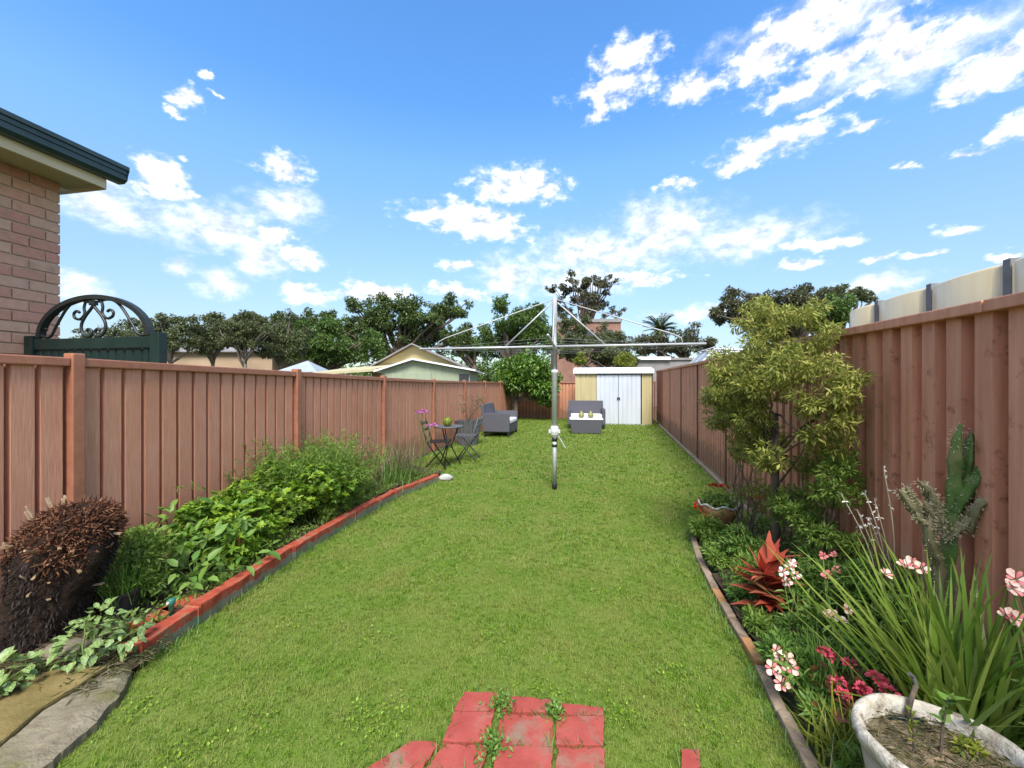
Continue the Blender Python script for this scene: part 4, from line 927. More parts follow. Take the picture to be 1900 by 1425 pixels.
stub = taper(-.5,.5,-.5,.5,0,1,.75).mesh('frond_stub', M['frond_stub'], bevel=.08)
random.seed(21)
for k in range(20):
    a = R(random.uniform(-150,25)); z = random.uniform(.3,.62); rr = float(spr(z))*.86
    o = put('frond_stub', stub, sp, (math.cos(a)*rr+.17*(z/.8)**1.3, math.sin(a)*rr+.1*z, z), (0,0,0), (random.uniform(.010,.020), random.uniform(.006,.011), random.uniform(.045,.085)))
    dv = Vector((math.cos(a)*.55+random.uniform(-.5,.5), math.sin(a)*.55, random.uniform(-.2,1.0))).normalized(); o.rotation_euler = dv.to_track_quat('Z','Y').to_euler()
for k in range(12):
    a = R(random.uniform(150,235)); z = random.uniform(.5,.74)
    o = put('frond_stub', stub, sp, (math.cos(a)*.15+.15*(z/.8), math.sin(a)*.15+.1*z, z-.03), (0,0,0), (random.uniform(.010,.018), .008, random.uniform(.08,.15)))
    o.rotation_euler = Vector((math.cos(a)*.6, math.sin(a)*.3, 1)).normalized().to_track_quat('Z','Y').to_euler()

# ------------------------------------------------------------------ left bed plants
def zleft(x, y): return .075+lump(x, y)*.7
def shrub(name, label, cat, base, lobes, k, sr, n, L, W, gm, kind='simple', droop=.0, group=None, stems=10, out=.7, rosette=False):
    t = thing(name, label, cat, base, 0, group); cs, rs = [], []
    for c_, r_ in lobes:
        a, b = subclumps(c_, r_, k, sr, .55); cs.append(a); rs.append(b)
    cs = np.concatenate(cs); rs = np.concatenate(rs); keep = cs[:,2] > .004; cs, rs = cs[keep], rs[keep]; mb = MB()
    for i in rng.choice(len(cs), min(stems, len(cs)), replace=False): limb(mb, (random.uniform(-.05,.05),random.uniform(-.05,.05),-.02), cs[i], .008, .003, .1, 5)
    put('stems', mb.mesh('stems', M['bark']), t)
    if rosette:      # leaves in whorls at the shoot ends
        m_ = n//9; p, d, _ = cloud_pts(cs, rs, m_, .75); ax = nrm(d*.7+np.array([0,0,.9])+usph(m_)*.3)
        p = np.repeat(p, 9, 0); ax = np.repeat(ax, 9, 0); dr = ax*.55 + nrm(np.cross(ax, usph(len(ax))))*1.0
        m9 = len(p); rnd = np.clip(np.repeat(rng.random(m_), 9)*.8+rng.random(m9)*.2, 0, .99)
        me = leaves('foliage', gm, p+usph(m9)*.006, dr, ax, L*(.6+.7*rng.random(m9)), W*(.6+.7*rng.random(m9)), kind, rnd)
    else: me = crown_mesh('foliage', gm, cs, rs, n, L, W, kind, droop, out, .6)
    stuffpart(put('foliage', me, t)); return t
def base_at(px, py): p = gp(px, py, .08); return Vector((p.x, p.y, zleft(p.x, p.y)))
b = base_at(500, 1040); b = Vector((-2.78,3.1,.08))
shrub('green_shrub', 'dense bright green small-leaved shrub in the middle of the left bed', 'shrub', b,
      [((0,0,.24),(.40,.52,.26)),((.08,.6,.28),(.38,.52,.32)),((-.18,.25,.34),(.30,.52,.28)),((.12,-.42,.15),(.28,.30,.18)),((.05,1.0,.24),(.34,.40,.30)),((-.12,-.35,.26),(.26,.3,.2))], 17, .36, 19800, .046, .022, G['bright'], 'ovate', rosette=True, stems=26)
b = Vector((-2.92,4.0,.08))
t = thing('fern_clump', 'tall feathery asparagus fern against the left fence', 'fern', b)
n = 620; bpos = np.stack([rng.normal(.03,.16,n), rng.normal(-.05,.30,n), np.zeros(n)], 1); a_ = rng.uniform(0,6.283,n)
FL = .66*(.6+.7*rng.random(n)); ti = rng.uniform(.05,.55,n); cu = rng.uniform(.2,1.1,n)
stuffpart(put('stalk', blades('stalk', G['fern'], bpos, a_, ti, cu, FL, np.full(n,.006), 5), t))
Pp, Dd = [], []
cur = bpos.copy()
for j in range(14):
    th = ti+cu*(j/14); stp = np.stack([np.sin(th)*np.cos(a_), np.sin(th)*np.sin(a_), np.cos(th)], 1)
    cur = cur+stp*(FL/14)[:,None]
    if j >= 3:
        for s in range(4): Pp.append(cur+rng.normal(0,.004,(n,3))); Dd.append(stp*.5+usph(n))
Pp = np.concatenate(Pp); Dd = np.concatenate(Dd); m_ = len(Pp)
stuffpart(put('frond', leaves('frond', G['fern'], Pp, Dd, usph(m_), .055*(.5+.8*rng.random(m_)), .0095*(.6+.7*rng.random(m_))), t))
# a few young arching shoots
for k in range(7):
    o = put('shoot', blades('shoot', G['yellow'], np.zeros((1,3)), np.array([random.uniform(0,6.28)]), np.array([.15]), np.array([random.uniform(.5,1.4)]), np.array([random.uniform(.45,.62)]), np.array([.016]), 6), t, (random.uniform(-.2,.2),random.uniform(-.4,.3),.02))

def leaf_obj_mesh(name, mat, L, W, kind='ovate', droop=.0):
    return leaves(name, mat, np.zeros((1,3)), np.array([[0,1.,0]]), np.array([[0,0,1.]]), np.array([L]), np.array([W]), kind, np.array([0.]))
def leafy(name, label, cat, base, lobes, n, L, W, gm, stem_n=14, hang=.2, group=None):
    """a plant whose big leaves are separate parts"""
    t = thing(name, label, cat, base, 0, group); me = leaf_obj_mesh('leaf', gm, 1, 1); mb = MB()
    c_ = np.array([l[0] for l in lobes], float); r_ = np.array([l[1] for l in lobes], float)
    p, d, _ = cloud_pts(c_, r_, n, .55); ok = p[:,2] > .015; p, d = p[ok], d[ok]
    for i in range(len(p)):
        dv = Vector(d[i])*.7+Vector((random.gauss(0,.4),random.gauss(0,.4),random.gauss(0,.3)-hang))
        q_ = Matrix((dv.cross(Vector((0,0,1))+Vector(d[i])*.5).normalized(), dv.normalized(), (0,0,0)))
        y_ = dv.normalized(); x_ = y_.cross(Vector((random.gauss(0,.3),random.gauss(0,.3),1))).normalized(); z_ = x_.cross(y_)
        o = put('leaf', me, t, p[i]); s = random.uniform(.65,1.25)
        o.rotation_euler = Matrix((x_,y_,z_)).transposed().to_euler(); o.scale = (W*s, L*s, L*s)
    for i in rng.choice(len(p), min(stem_n, len(p)), replace=False): limb(mb, (random.uniform(-.08,.08),random.uniform(-.08,.08),-.02), p[i], .005, .0025, .08, 5, 4)
    put('stems', mb.mesh('stems', M['stem']), t); return t
b = Vector((-2.66,2.38,.075))
leafy('leafy_perennial', 'soft light green leafy plant spilling over the left edging beside the stump', 'plant', b,
      [((0,0,.16),(.30,.24,.19)),((-.1,.25,.22),(.28,.28,.22)),((.18,.2,.13),(.2,.28,.15)),((.14,-.14,.09),(.16,.16,.11)),((-.25,.1,.26),(.2,.22,.22))], 300, .098, .046, G['mid'], 24)
shrub('feathery_plant', 'feathery light green plant between the stump and the leafy perennial', 'plant', Vector((-2.74,2.08,.075)), [((0,0,.20),(.16,.15,.18)),((.08,-.06,.12),(.12,.12,.12)),((-.08,.12,.30),(.12,.12,.14))], 12, .4, 2600, .042, .013, G['fern'], stems=10)
shrub('feathery_plant', 'bright low plant spilling towards the edging below the green shrub', 'plant', Vector((-2.50,2.72,.075)), [((0,0,.10),(.10,.22,.10)),((-.06,.2,.14),(.12,.2,.12))], 12, .4, 2200, .036, .014, G['bright'], stems=8)
shrub('feathery_plant', 'mid green plant along the edging beside the fern', 'plant', Vector((-2.52,3.75,.075)), [((0,0,.10),(.10,.35,.11)),((-.05,.35,.12),(.1,.25,.11))], 12, .4, 2600, .040, .012, G['fern'], stems=8)
# orange leaf cluster in it
shrub('orange_flower', 'single faded orange flower above the light green leaves', 'flower', Vector((-2.52,2.62,.10)), [((0,0,.16),(.03,.03,.02))], 3, .5, 24, .03, .02, M['petal_orange'], stems=2)
def tuft(name, label, cat, base, n, L, W, gm, spread=.06, tmax=.6, cmax=.9, group=None, seg=4):
    t = thing(name, label, cat, base, 0, group)
    pos = np.stack([rng.normal(0,spread,n), rng.normal(0,spread,n), np.full(n,-.01)], 1)
    stuffpart(put('blade', blades('blade', gm, pos, rng.uniform(0,6.283,n), rng.uniform(.03,tmax,n), rng.uniform(.1,cmax,n), L*(.5+.7*rng.random(n)), W*(.7+.6*rng.random(n)), seg), t)); return t
b = pd(225, 1135, 2.42); pz = thing('nursery_pot', 'black plastic nursery pot behind the variegated plant', 'pot', (b.x,b.y,.07))
put('pot', MB().lathe([(.075,0),(.095,.13),(.10,.135),(.10,.15),(.088,.15),(.085,.11),(0,.10)], 20, fn=lambda p, r, an, z: Vector((p.x*(1+.02*math.cos(16*an)),p.y*(1+.02*math.cos(16*an)),p.z))).mesh('pot', M['plastic_blk']), pz)
tuft('grass_tuft', 'fine green grass tuft growing in the black nursery pot', 'grass', (b.x,b.y,.17), 260, .26, .005, G['tuft'], .045, .5, 1.0)
# upright spear plant
b = Vector((-3.0,2.62,.07)); t = thing('spear_plant', 'upright yellow-green spear-leaved plant against the left fence', 'plant', b)
for k in range(11):
    L_ = random.uniform(.28,.58); 
    put('leaf', blades('leaf', G['yellow'] if k%2 else G['mid'], np.zeros((1,3)), np.array([random.uniform(0,6.28)]), np.array([random.uniform(.02,.35)]), np.array([random.uniform(.05,.5)]), np.array([L_]), np.array([.032]), 6, tipw=.03, belly=.6), t, (random.gauss(0,.03),random.gauss(0,.05),-.01))
shrub('small_shrub', 'small dark green shrub between the stump and the fence', 'shrub', Vector((-3.05,2.28,.07)), [((0,0,.26),(.10,.13,.16))], 10, .5, 900, .03, .014, G['fern'], stems=5)
shrub('small_shrub', 'low yellow-green tuft beside the leaning board', 'shrub', Vector((-3.1,3.05,.07)), [((0,0,.34),(.07,.09,.09))], 8, .5, 500, .028, .012, G['yellow'], stems=4)
tag(put('leaning_board', MB().add([(-.012,-.05,0),(.012,-.05,0),(.012,.07,0),(-.012,.07,0),(-.012,-.07,.40),(.012,-.07,.40),(.012,.05,.33),(-.012,.05,.33)], [(0,3,2,1),(4,5,6,7),(0,1,5,4),(1,2,6,5),(2,3,7,6),(3,0,4,7)]).mesh('leaning_board', M['bark_pale']), None, (-3.13,2.9,.06), (0,R(-8),0)), 'small brown board leaning on the left fence among the shrubs', 'board')
shrub('yellow_shrub', 'yellow-green leafy shrub behind the stump at the left picture edge', 'shrub', Vector((-3.06,1.5,.05)), [((-.05,.0,.48),(.11,.14,.14)),((.02,-.12,.40),(.1,.1,.1))], 10, .5, 900, .035, .018, G['yellow'], 'ovate', stems=8)
# variegated plants
b = pd(165, 1215, 2.05); leafy('variegated_plant', 'cream and green variegated plant in front of the stump', 'plant', (b.x,b.y,.05), [((0,0,.10),(.13,.12,.11)),((.12,.08,.10),(.1,.1,.1)),((-.06,-.12,.05),(.1,.1,.06)),((-.02,.05,.18),(.08,.08,.06))], 210, .048, .031, G['varieg'], 14, .3)
b = pd(15, 1235, 1.85); leafy('variegated_plant', 'cream-edged variegated plant at the left picture edge below the stump', 'plant', (b.x,b.y,.05), [((0,0,.08),(.09,.09,.07))], 34, .065, .045, G['varieg'], 8, .3)
# irrigation riser
b = gp(318, 1150, .07); t = thing('irrigation_riser', 'short green plastic irrigation riser behind the red edging', 'tap', (b.x,b.y,.05))
put('base', MB().lathe([(.028,0),(.028,.012),(.016,.02)], 16).mesh('base', M['tap']), t)
put('pipe', MB().lathe([(.012,.015),(.013,.10),(.019,.105),(.019,.135),(.013,.14)], 14).mesh('pipe', M['tap'], True), t)
put('nozzle', MB().tube([(0,-.012,.122),(0,-.024,.124)], .008, 10).mesh('nozzle', M['white_metal']), t)
# straw litter on the mulch
n = 2600; pos = np.stack([rng.uniform(-2.95,-2.15,n), rng.uniform(1.42,1.8,n), rng.uniform(.045,.075,n)], 1); a_ = rng.uniform(0,6.283,n)
o = put('straw_litter', leaves('straw_litter', G['dry'], pos, np.stack([np.cos(a_),np.sin(a_),rng.normal(0,.25,n)],1), usph(n)*.3+np.array([0,0,1.]), .06*(.4+rng.random(n)), .003*(.6+.8*rng.random(n))))
o['kind'] = 'stuff'; o['label'] = 'dry straw and leaf litter on the mulch below the stump'; o['category'] = 'litter'
# far dry plants of the left bed
t = tuft('dry_grass_plant', 'straggly tan and green grassy plant at the far end of the left bed', 'plant', Vector((-2.75,5.55,.07)), 420, .55, .009, G['dry'], .16, .55, .9, seg=5)
tuft('green_tuft', 'dark green strappy tuft at the far end of the left edging', 'plant', Vector((-2.6,5.2,.07)), 160, .34, .012, G['tuft'], .12, .6, .9)
for k, (x, y, r_, lab) in enumerate(((-2.72,4.75,.12,'low leafy weed between the fern and the dry grass'), (-2.48,5.45,.12,'small mixed weed beside the pale rock'), (-3.05,5.0,.14,'weedy green plant at the fence behind the fern'))):
    shrub('weed_clump', lab, 'weed', Vector((x,y,.07)), [((0,0,.06),(r_,r_*1.6,.08))], 8, .5, 480, .035, .015, G['fern'], stems=4)
n = 5200; y_ = rng.uniform(1.75,6.0,n); x_ = np.array([lx(v)-.09-abs(rng.normal(0,.14)) if k % 2 else rng.uniform(-3.25, lx(v)-.1) for k, v in enumerate(y_)])
o = put('ground_cover', leaves('ground_cover', G['fern'], np.stack([x_,y_,.09+rng.random(n)*.03],1), usph(n)+np.array([0,0,.7]), usph(n)+np.array([0,0,1.]), .03*(.5+rng.random(n)), .012*(.5+rng.random(n))))
o['kind'] = 'stuff'; o['label'] = 'low green seedlings covering the soil of the left bed'; o['category'] = 'ground cover'

# ------------------------------------------------------------------ right bed
def zr(x, y): return .06+lump(x, y)*.6
def rb(u, v): return Vector((u, v, zr(u, v)-.01))
# tall olive shrub tree
random.seed(8)
tree('olive_shrub_tree', 'tall olive-green fine-leaved shrub leaning on the right fence', 'tree', Vector((1.30,3.35,.04)), 1.15, .024,
     [(-.02,.15,1.45),(-.12,-.25,1.50),(.02,.55,1.40),(-.24,.1,1.30),(.08,-.45,1.35),(-.05,.1,1.80),(.08,-.2,1.72),(-.22,.5,1.28),(-.24,.45,1.08),(.08,-.42,1.10),(-.2,.0,1.12),(.02,.75,1.15),(-.02,.3,1.95),(-.3,.3,1.5),(-.1,.1,.95),(.1,.3,.92),(-.12,-.2,.86)], [(.27,.45,.34),(.25,.4,.32),(.26,.42,.32),(.22,.4,.25),(.2,.35,.3),(.22,.4,.2),(.2,.35,.22),(.2,.35,.22),(.16,.3,.16),(.16,.3,.18),(.16,.3,.14),(.15,.3,.2),(.14,.3,.12),(.14,.25,.2),(.16,.25,.16),(.14,.25,.16),(.14,.22,.14)], 17, .26, 24000, .042, .0125, G['olive'], M['bark'], limbs=26, droop=.15, shell=.05, lo=.45, lr=.36)
shrub('dark_bush', 'dark green bushy plant below the olive shrub against the right fence', 'shrub', rb(1.44,3.0), [((0,-.05,.76),(.17,.32,.22)),((-.06,.15,.5),(.16,.3,.2)),((.0,-.05,.34),(.16,.32,.2))], 16, .30, 6200, .038, .011, G['fern'], stems=16)
shrub('dark_bush', 'mid green feathery growth left of the olive shrub trunk', 'shrub', rb(1.22,3.75), [((0,0,.80),(.14,.25,.14)),((.05,0,.45),(.16,.3,.2))], 12, .3, 1700, .038, .010, G['olive'], stems=10)
# low leafy filler plants, each its own plant
fill = [(.98,3.95,.17,.20,'fern','feathery light green plant inside the far curve of the right edging'), (1.12,3.45,.2,.22,'cover','tangled green plant between the geranium bowl and the red-leaved plant'),
        (1.02,3.0,.14,.22,'fern','light green plant behind the red-leaved plant'), (1.30,2.75,.2,.32,'cover','bushy green plant under the olive shrub trunk'),
        (1.42,2.45,.18,.38,'cover','green mass of stems left of the cactus'), (1.08,2.3,.15,.20,'cover','leafy alstroemeria foliage right of the red-leaved plant'),
        (.92,2.18,.12,.13,'mid','fresh green low plant in front of the red-leaved plant'), (1.18,2.02,.16,.24,'cover','alstroemeria foliage left of the strap-leaved clump'),
        (.92,1.86,.10,.10,'mid','small low green plant by the middle of the right edging'), (1.46,1.60,.16,.30,'cover','dark green foliage between the strap-leaved clump and the fence'),
        (.90,1.60,.08,.10,'mid','small leafy plant beside the lower right edging'), (.90,2.55,.09,.10,'fern','low light plant hugging the edging left of the red-leaved plant'), (.92,3.4,.10,.12,'fern','low feathery plant along the far part of the right edging'), (1.52,2.0,.12,.34,'cover','dark green plant at the fence behind the strap-leaved clump'), (1.5,1.3,.14,.34,'cover','dark leafy plant at the fence at the right picture edge'), (.93,2.9,.10,.12,'mid','low plant between the edging and the red leaves, towards the bowl'), (1.28,1.18,.16,.22,'cover','green foliage behind the pot at the right picture edge'), (1.0,1.02,.14,.2,'mid','green plant in front of the pot at the lower right corner')]
for (u, v, r_, h_, g_, lab) in fill:
    shrub('bedding_plant', lab, 'plant', rb(u, v), [((0,0,h_*.55),(r_,r_*1.4,h_*.55)),((r_*.2,-r_*.5,h_*.4),(r_*.8,r_*.9,h_*.4))], 10, .45, int(2600*(r_/.16)**1.5), .046, .014, G[g_], stems=10, droop=.1)
n = 5200; y_ = rng.uniform(.9,4.5,n); x_ = np.array([rng.uniform(max(rx_(v)+.06, .95+(v-4.2)*2.2 if v > 4.2 else 0), rline(v)) for v in y_])
o = put('ground_cover', leaves('ground_cover', G['cover'], np.stack([x_,y_,.06+rng.random(n)*.05],1), usph(n)+np.array([0,0,.7]), usph(n)+np.array([0,0,1.]), .04*(.5+rng.random(n)), .015*(.5+rng.random(n))))
o['kind'] = 'stuff'; o['label'] = 'low tangled green ground cover in the right flower bed'; o['category'] = 'ground cover'

# geranium bowl
b = gp(1335, 985); b = Vector((1.13,4.12,.05)); bw = thing('geranium_bowl', 'terracotta bowl with a white scalloped rim at the far end of the right bed', 'bowl', b)
def scal(p, r, an, z): return Vector((p.x, p.y, p.z + (.012*math.sin(7*an) if z > .25 else 0)))
put('bowl', MB().lathe([(.07,0),(.075,.04),(.10,.10),(.155,.19),(.172,.255),(.160,.255),(.14,.21),(0,.20)], 42, fn=scal).mesh('bowl', M['terracotta'], True), bw)
put('rim', MB().tube([(math.cos(R(6*k))*.170, math.sin(R(6*k))*.170, .262+.012*math.sin(7*R(6*k))) for k in range(61)], .010, 6).mesh('rim', M['chalk'], True), bw)
ger = thing('geranium', 'red geranium with round green leaves growing in the scalloped bowl', 'flower', b+Vector((0,0,.215)))
n = 420; pos = np.stack([rng.normal(0,.08,n), rng.normal(0,.08,n), rng.uniform(.0,.10,n)], 1)
stuffpart(put('foliage', leaves('foliage', G['fern'], pos, usph(n)+np.array([0,0,.5]), usph(n)+np.array([0,0,1.]), .04*(.5+rng.random(n)), .032*(.5+rng.random(n)), 'ovate'), ger))
def head(parent, at, r_, mat, n=40, L=.022, W=.018, stem_to=None, nm='flower'):
    d_ = usph(n); d_[:,2] = np.abs(d_[:,2])*.8-.1
    put(nm, leaves(nm, mat, np.array(at)+d_*r_*.5, d_+usph(n)*.3, usph(n)+np.array([0,0,1.]), L*(.7+.6*rng.random(n)), W*(.7+.6*rng.random(n)), 'ovate'), parent)
    if stem_to is not None:
        a = Vector(stem_to); e = Vector(at); put('stem', MB().tube([a, a.lerp(e,.5)+Vector((random.uniform(-.02,.02),random.uniform(-.02,.02),.02)), e], .0035, 5).mesh('stem', M['stem']), parent)
for (px, py, d_) in ((1343,905,3.95),(1322,903,4.1),(1298,943,3.85),(1306,962,3.75),(1390,920,3.9),(1400,924,3.95),(1300,935,3.9)):
    e = pd(px, py, d_) - (b+Vector((0,0,.215))); head(ger, e, .06, M['petal_red'], 46, .026, .022, (e.x*.3,e.y*.3,.02))
viol = thing('violet_flower', 'tiny violet flower below the geranium bowl', 'flower', gp(1337,980,.05))
head(viol, (0,0,.07), .04, M['petal_violet'], 24, .022, .018, (0,0,0))

# red-leaved plant: every leaf a part
rd_b = Vector((1.00,2.68,.05)); rd = thing('red_leaf_plant', 'plant with large upright and drooping red leaves at the right edging', 'plant', rd_b)
random.seed(17)
def bigleaf(parent, mat, base, azm, tilt, curv, L, W, nm='leaf'):
    put(nm, blades(nm, mat, np.zeros((1,3)), np.array([azm]), np.array([tilt]), np.array([curv]), np.array([L]), np.array([W]), 8, tipw=.04, belly=1.1, rnd=np.array([random.random()])), parent, base)
put('stem', MB().tube([(0,0,-.03),(.01,0,.2),(.0,.02,.34)], [.018,.014,.009], 8).mesh('stem', M['bronze'] if 'bronze' in M else G['bronze']), rd)
camd = math.atan2(-ca, sa)         # heading that points back towards the camera
for k in range(5): bigleaf(rd, G['red'], (random.uniform(-.01,.01),0,.18+.025*k), R(150+70*k)+random.uniform(-.2,.2), random.uniform(.05,.4), random.uniform(.05,.35), random.uniform(.16,.27), random.uniform(.045,.07))
bigleaf(rd, G['yellow'], (0,.01,.34), R(160), .06, .06, .32, .022)
for k in range(13):
    a = R(random.uniform(120,300)) if k < 9 else R(random.uniform(-60,60)); bigleaf(rd, G['red'], (0,0,.10+.018*k), a, random.uniform(.75,1.2), random.uniform(.1,.5), random.uniform(.17,.25), random.uniform(.035,.055))
for k in range(26):
    a = R(random.uniform(110,350)); bigleaf(rd, G['red'] if k % 4 else G['bronze'], (random.uniform(-.03,.03),random.uniform(-.03,.03),.05+.008*k), a, random.uniform(1.0,1.5), random.uniform(.2,.8), random.uniform(.12,.22), random.uniform(.04,.065))

# strap-leaved clump: every leaf a part
sc_b = Vector((1.30,1.80,.05)); stc = thing('strap_leaf_clump', 'big clump of long arching green strap leaves beside the right fence', 'plant', sc_b)
random.seed(23)
for k in range(210):
    a = random.uniform(0,6.283); ti = abs(random.gauss(.28,.22)); L_ = random.uniform(.42,.88); cu = random.uniform(.1,.8)
    if math.cos(a) > 0: ti *= .55; cu *= .6; L_ *= .9          # the fence side stays upright
    me = blades('leaf', G['strap'], np.zeros((1,3)), np.array([a]), np.array([ti]), np.array([cu]), np.array([L_]), np.array([random.uniform(.022,.036)]), 8, tipw=.03, rnd=np.array([random.random()]))
    put('leaf', me, stc, (random.gauss(0,.055),random.gauss(0,.06),-.01))
for (a, ti, cu, L_) in ((R(185),.95,1.15,.5),(R(200),.8,1.6,.45),(R(250),.9,1.2,.5)):
    put('leaf', blades('leaf', G['yellow'], np.zeros((1,3)), np.array([a]), np.array([ti*.5]), np.array([cu]), np.array([L_]), np.array([.026]), 9, tipw=.03), stc, (-.06,-.05,0))

# cactus
cb_ = Vector((1.40,2.06,.05)); cx = thing('cactus', 'tall spiny cactus with upright stems and drying pads against the right fence', 'cactus', cb_)
random.seed(31)
def cstem(path, rad, mat, nm='stem', ribs=4):
    mb = MB(); P = smooth(path, 5); n = len(P); seg_ = 12
    o = len(mb.v); 
    for i, p in enumerate(P):
        t = i/(n-1); rr = rad*(.75+.35*math.sin(math.pi*min(1,t*1.05)))*(1-.75*max(0,t-.8)/.2)*(1+.16*math.sin(i*1.9+rad*90))
        tn = (P[min(i+1,n-1)]-P[max(i-1,0)]).normalized(); x = tn.cross(Vector((.3,1,.1))).normalized(); y = tn.cross(x)
        for k in range(seg_):
            an = 2*math.pi*k/seg_; q = rr*(1+.30*math.cos(ribs*an)); mb.v.append(tuple(p+(x*math.cos(an)+y*math.sin(an))*q))
    mb.f += [(i*seg_+k, i*seg_+(k+1)%seg_, (i+1)*seg_+(k+1)%seg_, (i+1)*seg_+k) for i in range(n-1) for k in range(seg_)] + [tuple((n-1)*seg_+k for k in range(seg_))]; mb.m = [0]*len(mb.f)
    st_ = put(nm, mb.mesh(nm, mat, True), cx)
    m_ = n*14; ii = rng.integers(0, n-1, m_); pp = np.array([tuple(P[i]) for i in ii]); d_ = usph(m_)
    stuffpart(put('spine', leaves('spine', M['spine'], pp+d_*rad*.95, d_+usph(m_)*.4, usph(m_), np.full(m_,.017), np.full(m_,.0028)), st_))
def cpt(px, py, d): return pd(px, py, d)-cb_
cq = cpt(1758,1075,1.86); cstem([Vector((cq.x,cq.y,-.06)), Vector((cq.x,cq.y,.22)), cq, cpt(1765,985,1.85), cpt(1772,900,1.84), cpt(1775,830,1.82), cpt(1783,787,1.82)], .022, M['cactus'], ribs=3)
cstem([cpt(1775,960,1.85), cpt(1790,900,1.84), cpt(1798,850,1.82), cpt(1803,803,1.82)], .019, M['cactus'])
cstem([cpt(1775,950,1.83), cpt(1800,905,1.80), cpt(1822,875,1.78), cpt(1836,850,1.77)], .020, M['cactus'])
cstem([cpt(1800,985,1.80), cpt(1815,940,1.76), cpt(1835,928,1.75), cpt(1862,922,1.74)], .0145, M['cactus_old'])
cstem([cpt(1748,985,1.86), cpt(1735,950,1.86), cpt(1722,915,1.86), cpt(1705,892,1.86)], .0145, M['cactus_old'])
cstem([cpt(1735,990,1.86), cpt(1712,965,1.86), cpt(1690,940,1.86), cpt(1668,908,1.86)], .015, M['cactus_old'])
cstem([cpt(1735,985,1.86), cpt(1710,950,1.88), cpt(1692,925,1.88), cpt(1682,902,1.88)], .0125, M['cactus_old'])
cstem([Vector((cq.x-.02,cq.y,-.05)), Vector((cq.x-.03,cq.y,.25)), cpt(1742,1060,1.86), cpt(1730,1020,1.84), cpt(1722,975,1.84), cpt(1735,940,1.84)], .018, M['cactus_old'])
cstem([cpt(1760,1000,1.83), cpt(1780,982,1.80), cpt(1797,965,1.79), cpt(1803,940,1.79)], .012, M['cactus_old'])
for (px, py) in ((1715,930),(1728,905),(1740,920),(1700,960),(1750,955)):
    cstem([cpt(1740,975,1.86), cpt((px+1740)/2,(py+975)/2+6,1.84), cpt(px,py,1.83)], .011, M['cactus_old'])

# alstroemerias: each plant is its leafy stems and its flowers
def alst(label, base, heads, pal='petal_pale'):
    t = thing('alstroemeria', label, 'flower', base)
    for (px, py, d, sz) in heads:
        sz *= .86
        e = pd(px, py, d)-base; s0 = Vector((random.uniform(-.04,.04), random.uniform(-.04,.04), 0)); mid = s0.lerp(e,.55)+Vector((random.uniform(-.02,.02),0,.02))
        put('stem', MB().tube([s0, mid, e], .0035, 5).mesh('stem', M['stem']), t)
        n = 16; tt = rng.random(n)*.85; pos = np.array([tuple(s0.lerp(mid, min(1,a*2)) if a < .5 else mid.lerp(e, a*2-1)) for a in tt])
        stuffpart(put('stem_leaf', leaves('stem_leaf', G['mid'], pos, usph(n)+np.array([0,0,.2]), usph(n)+np.array([0,0,1.]), np.full(n,.06), np.full(n,.014), 'ovate'), t))
        ax = Vector((random.gauss(0,.25)-.1, random.gauss(0,.25)-.55, .6)).normalized(); u_ = ax.orthogonal().normalized(); v_ = ax.cross(u_)
        fl = None
        for ring, (kk, mt, op, ln, wd) in enumerate(((3, M[pal], .8, sz*1.08, sz*.86), (3, M['petal_pink'], .72, sz*.95, sz*.46))):
            pos, dr, upv = [], [], []
            for k in range(kk):
                an = 2*math.pi*k/kk+ring*1.05; rad = u_*math.cos(an)+v_*math.sin(an)
                pos.append(e+rad*.004); dr.append(ax*(1-op*.75)+rad*op); upv.append(ax-rad*.3)
            me = leaves('petals', mt, np.array([tuple(p_) for p_ in pos]), np.array([tuple(p_) for p_ in dr]), np.array([tuple(p_) for p_ in upv]), np.full(kk,ln), np.full(kk,wd), 'petal')
            if fl is None: fl = put('flower', me, t)
            else: put('inner_petals', me, fl)
    return t
random.seed(41)
alst('pale pink striped lilies in a cluster at the right edging, nearest the lawn', rb(.93,1.93), [(1445,1232,1.82,.034),(1432,1240,1.80,.034),(1468,1240,1.80,.036),(1450,1268,1.78,.036),(1440,1208,1.83,.028),(1462,1222,1.82,.03)])
alst('pink striped lilies in the middle of the right bed, left of the strap leaves', rb(1.12,2.12), [(1545,1143,2.0,.03),(1560,1152,1.98,.032),(1574,1131,2.02,.026),(1535,1140,2.0,.026)])
alst('small white-pink lily cluster beside the red-leaved plant', rb(1.06,2.48), [(1452,1062,2.35,.03),(1465,1052,2.38,.03),(1476,1068,2.35,.03),(1460,1080,2.33,.03),(1470,1045,2.4,.026)], 'petal_white')
alst('coral lilies standing above the foliage in the middle of the right bed', rb(1.16,2.4), [(1535,1068,2.25,.03),(1527,1032,2.3,.024),(1548,1030,2.32,.022),(1552,1058,2.28,.024)], 'petal_pink')
alst('red and white lilies in front of the cactus', rb(1.36,1.95), [(1680,1050,1.72,.032),(1708,1055,1.70,.030),(1692,1045,1.73,.028),(1643,1065,1.75,.026)], 'petal_pale')
alst('cream lilies near the fence at the right picture edge', rb(1.42,1.55), [(1885,1075,1.38,.034),(1895,1095,1.37,.034),(1878,1092,1.37,.030),(1878,1145,1.36,.030),(1890,1150,1.35,.028),(1868,1142,1.38,.026)], 'petal_pale')
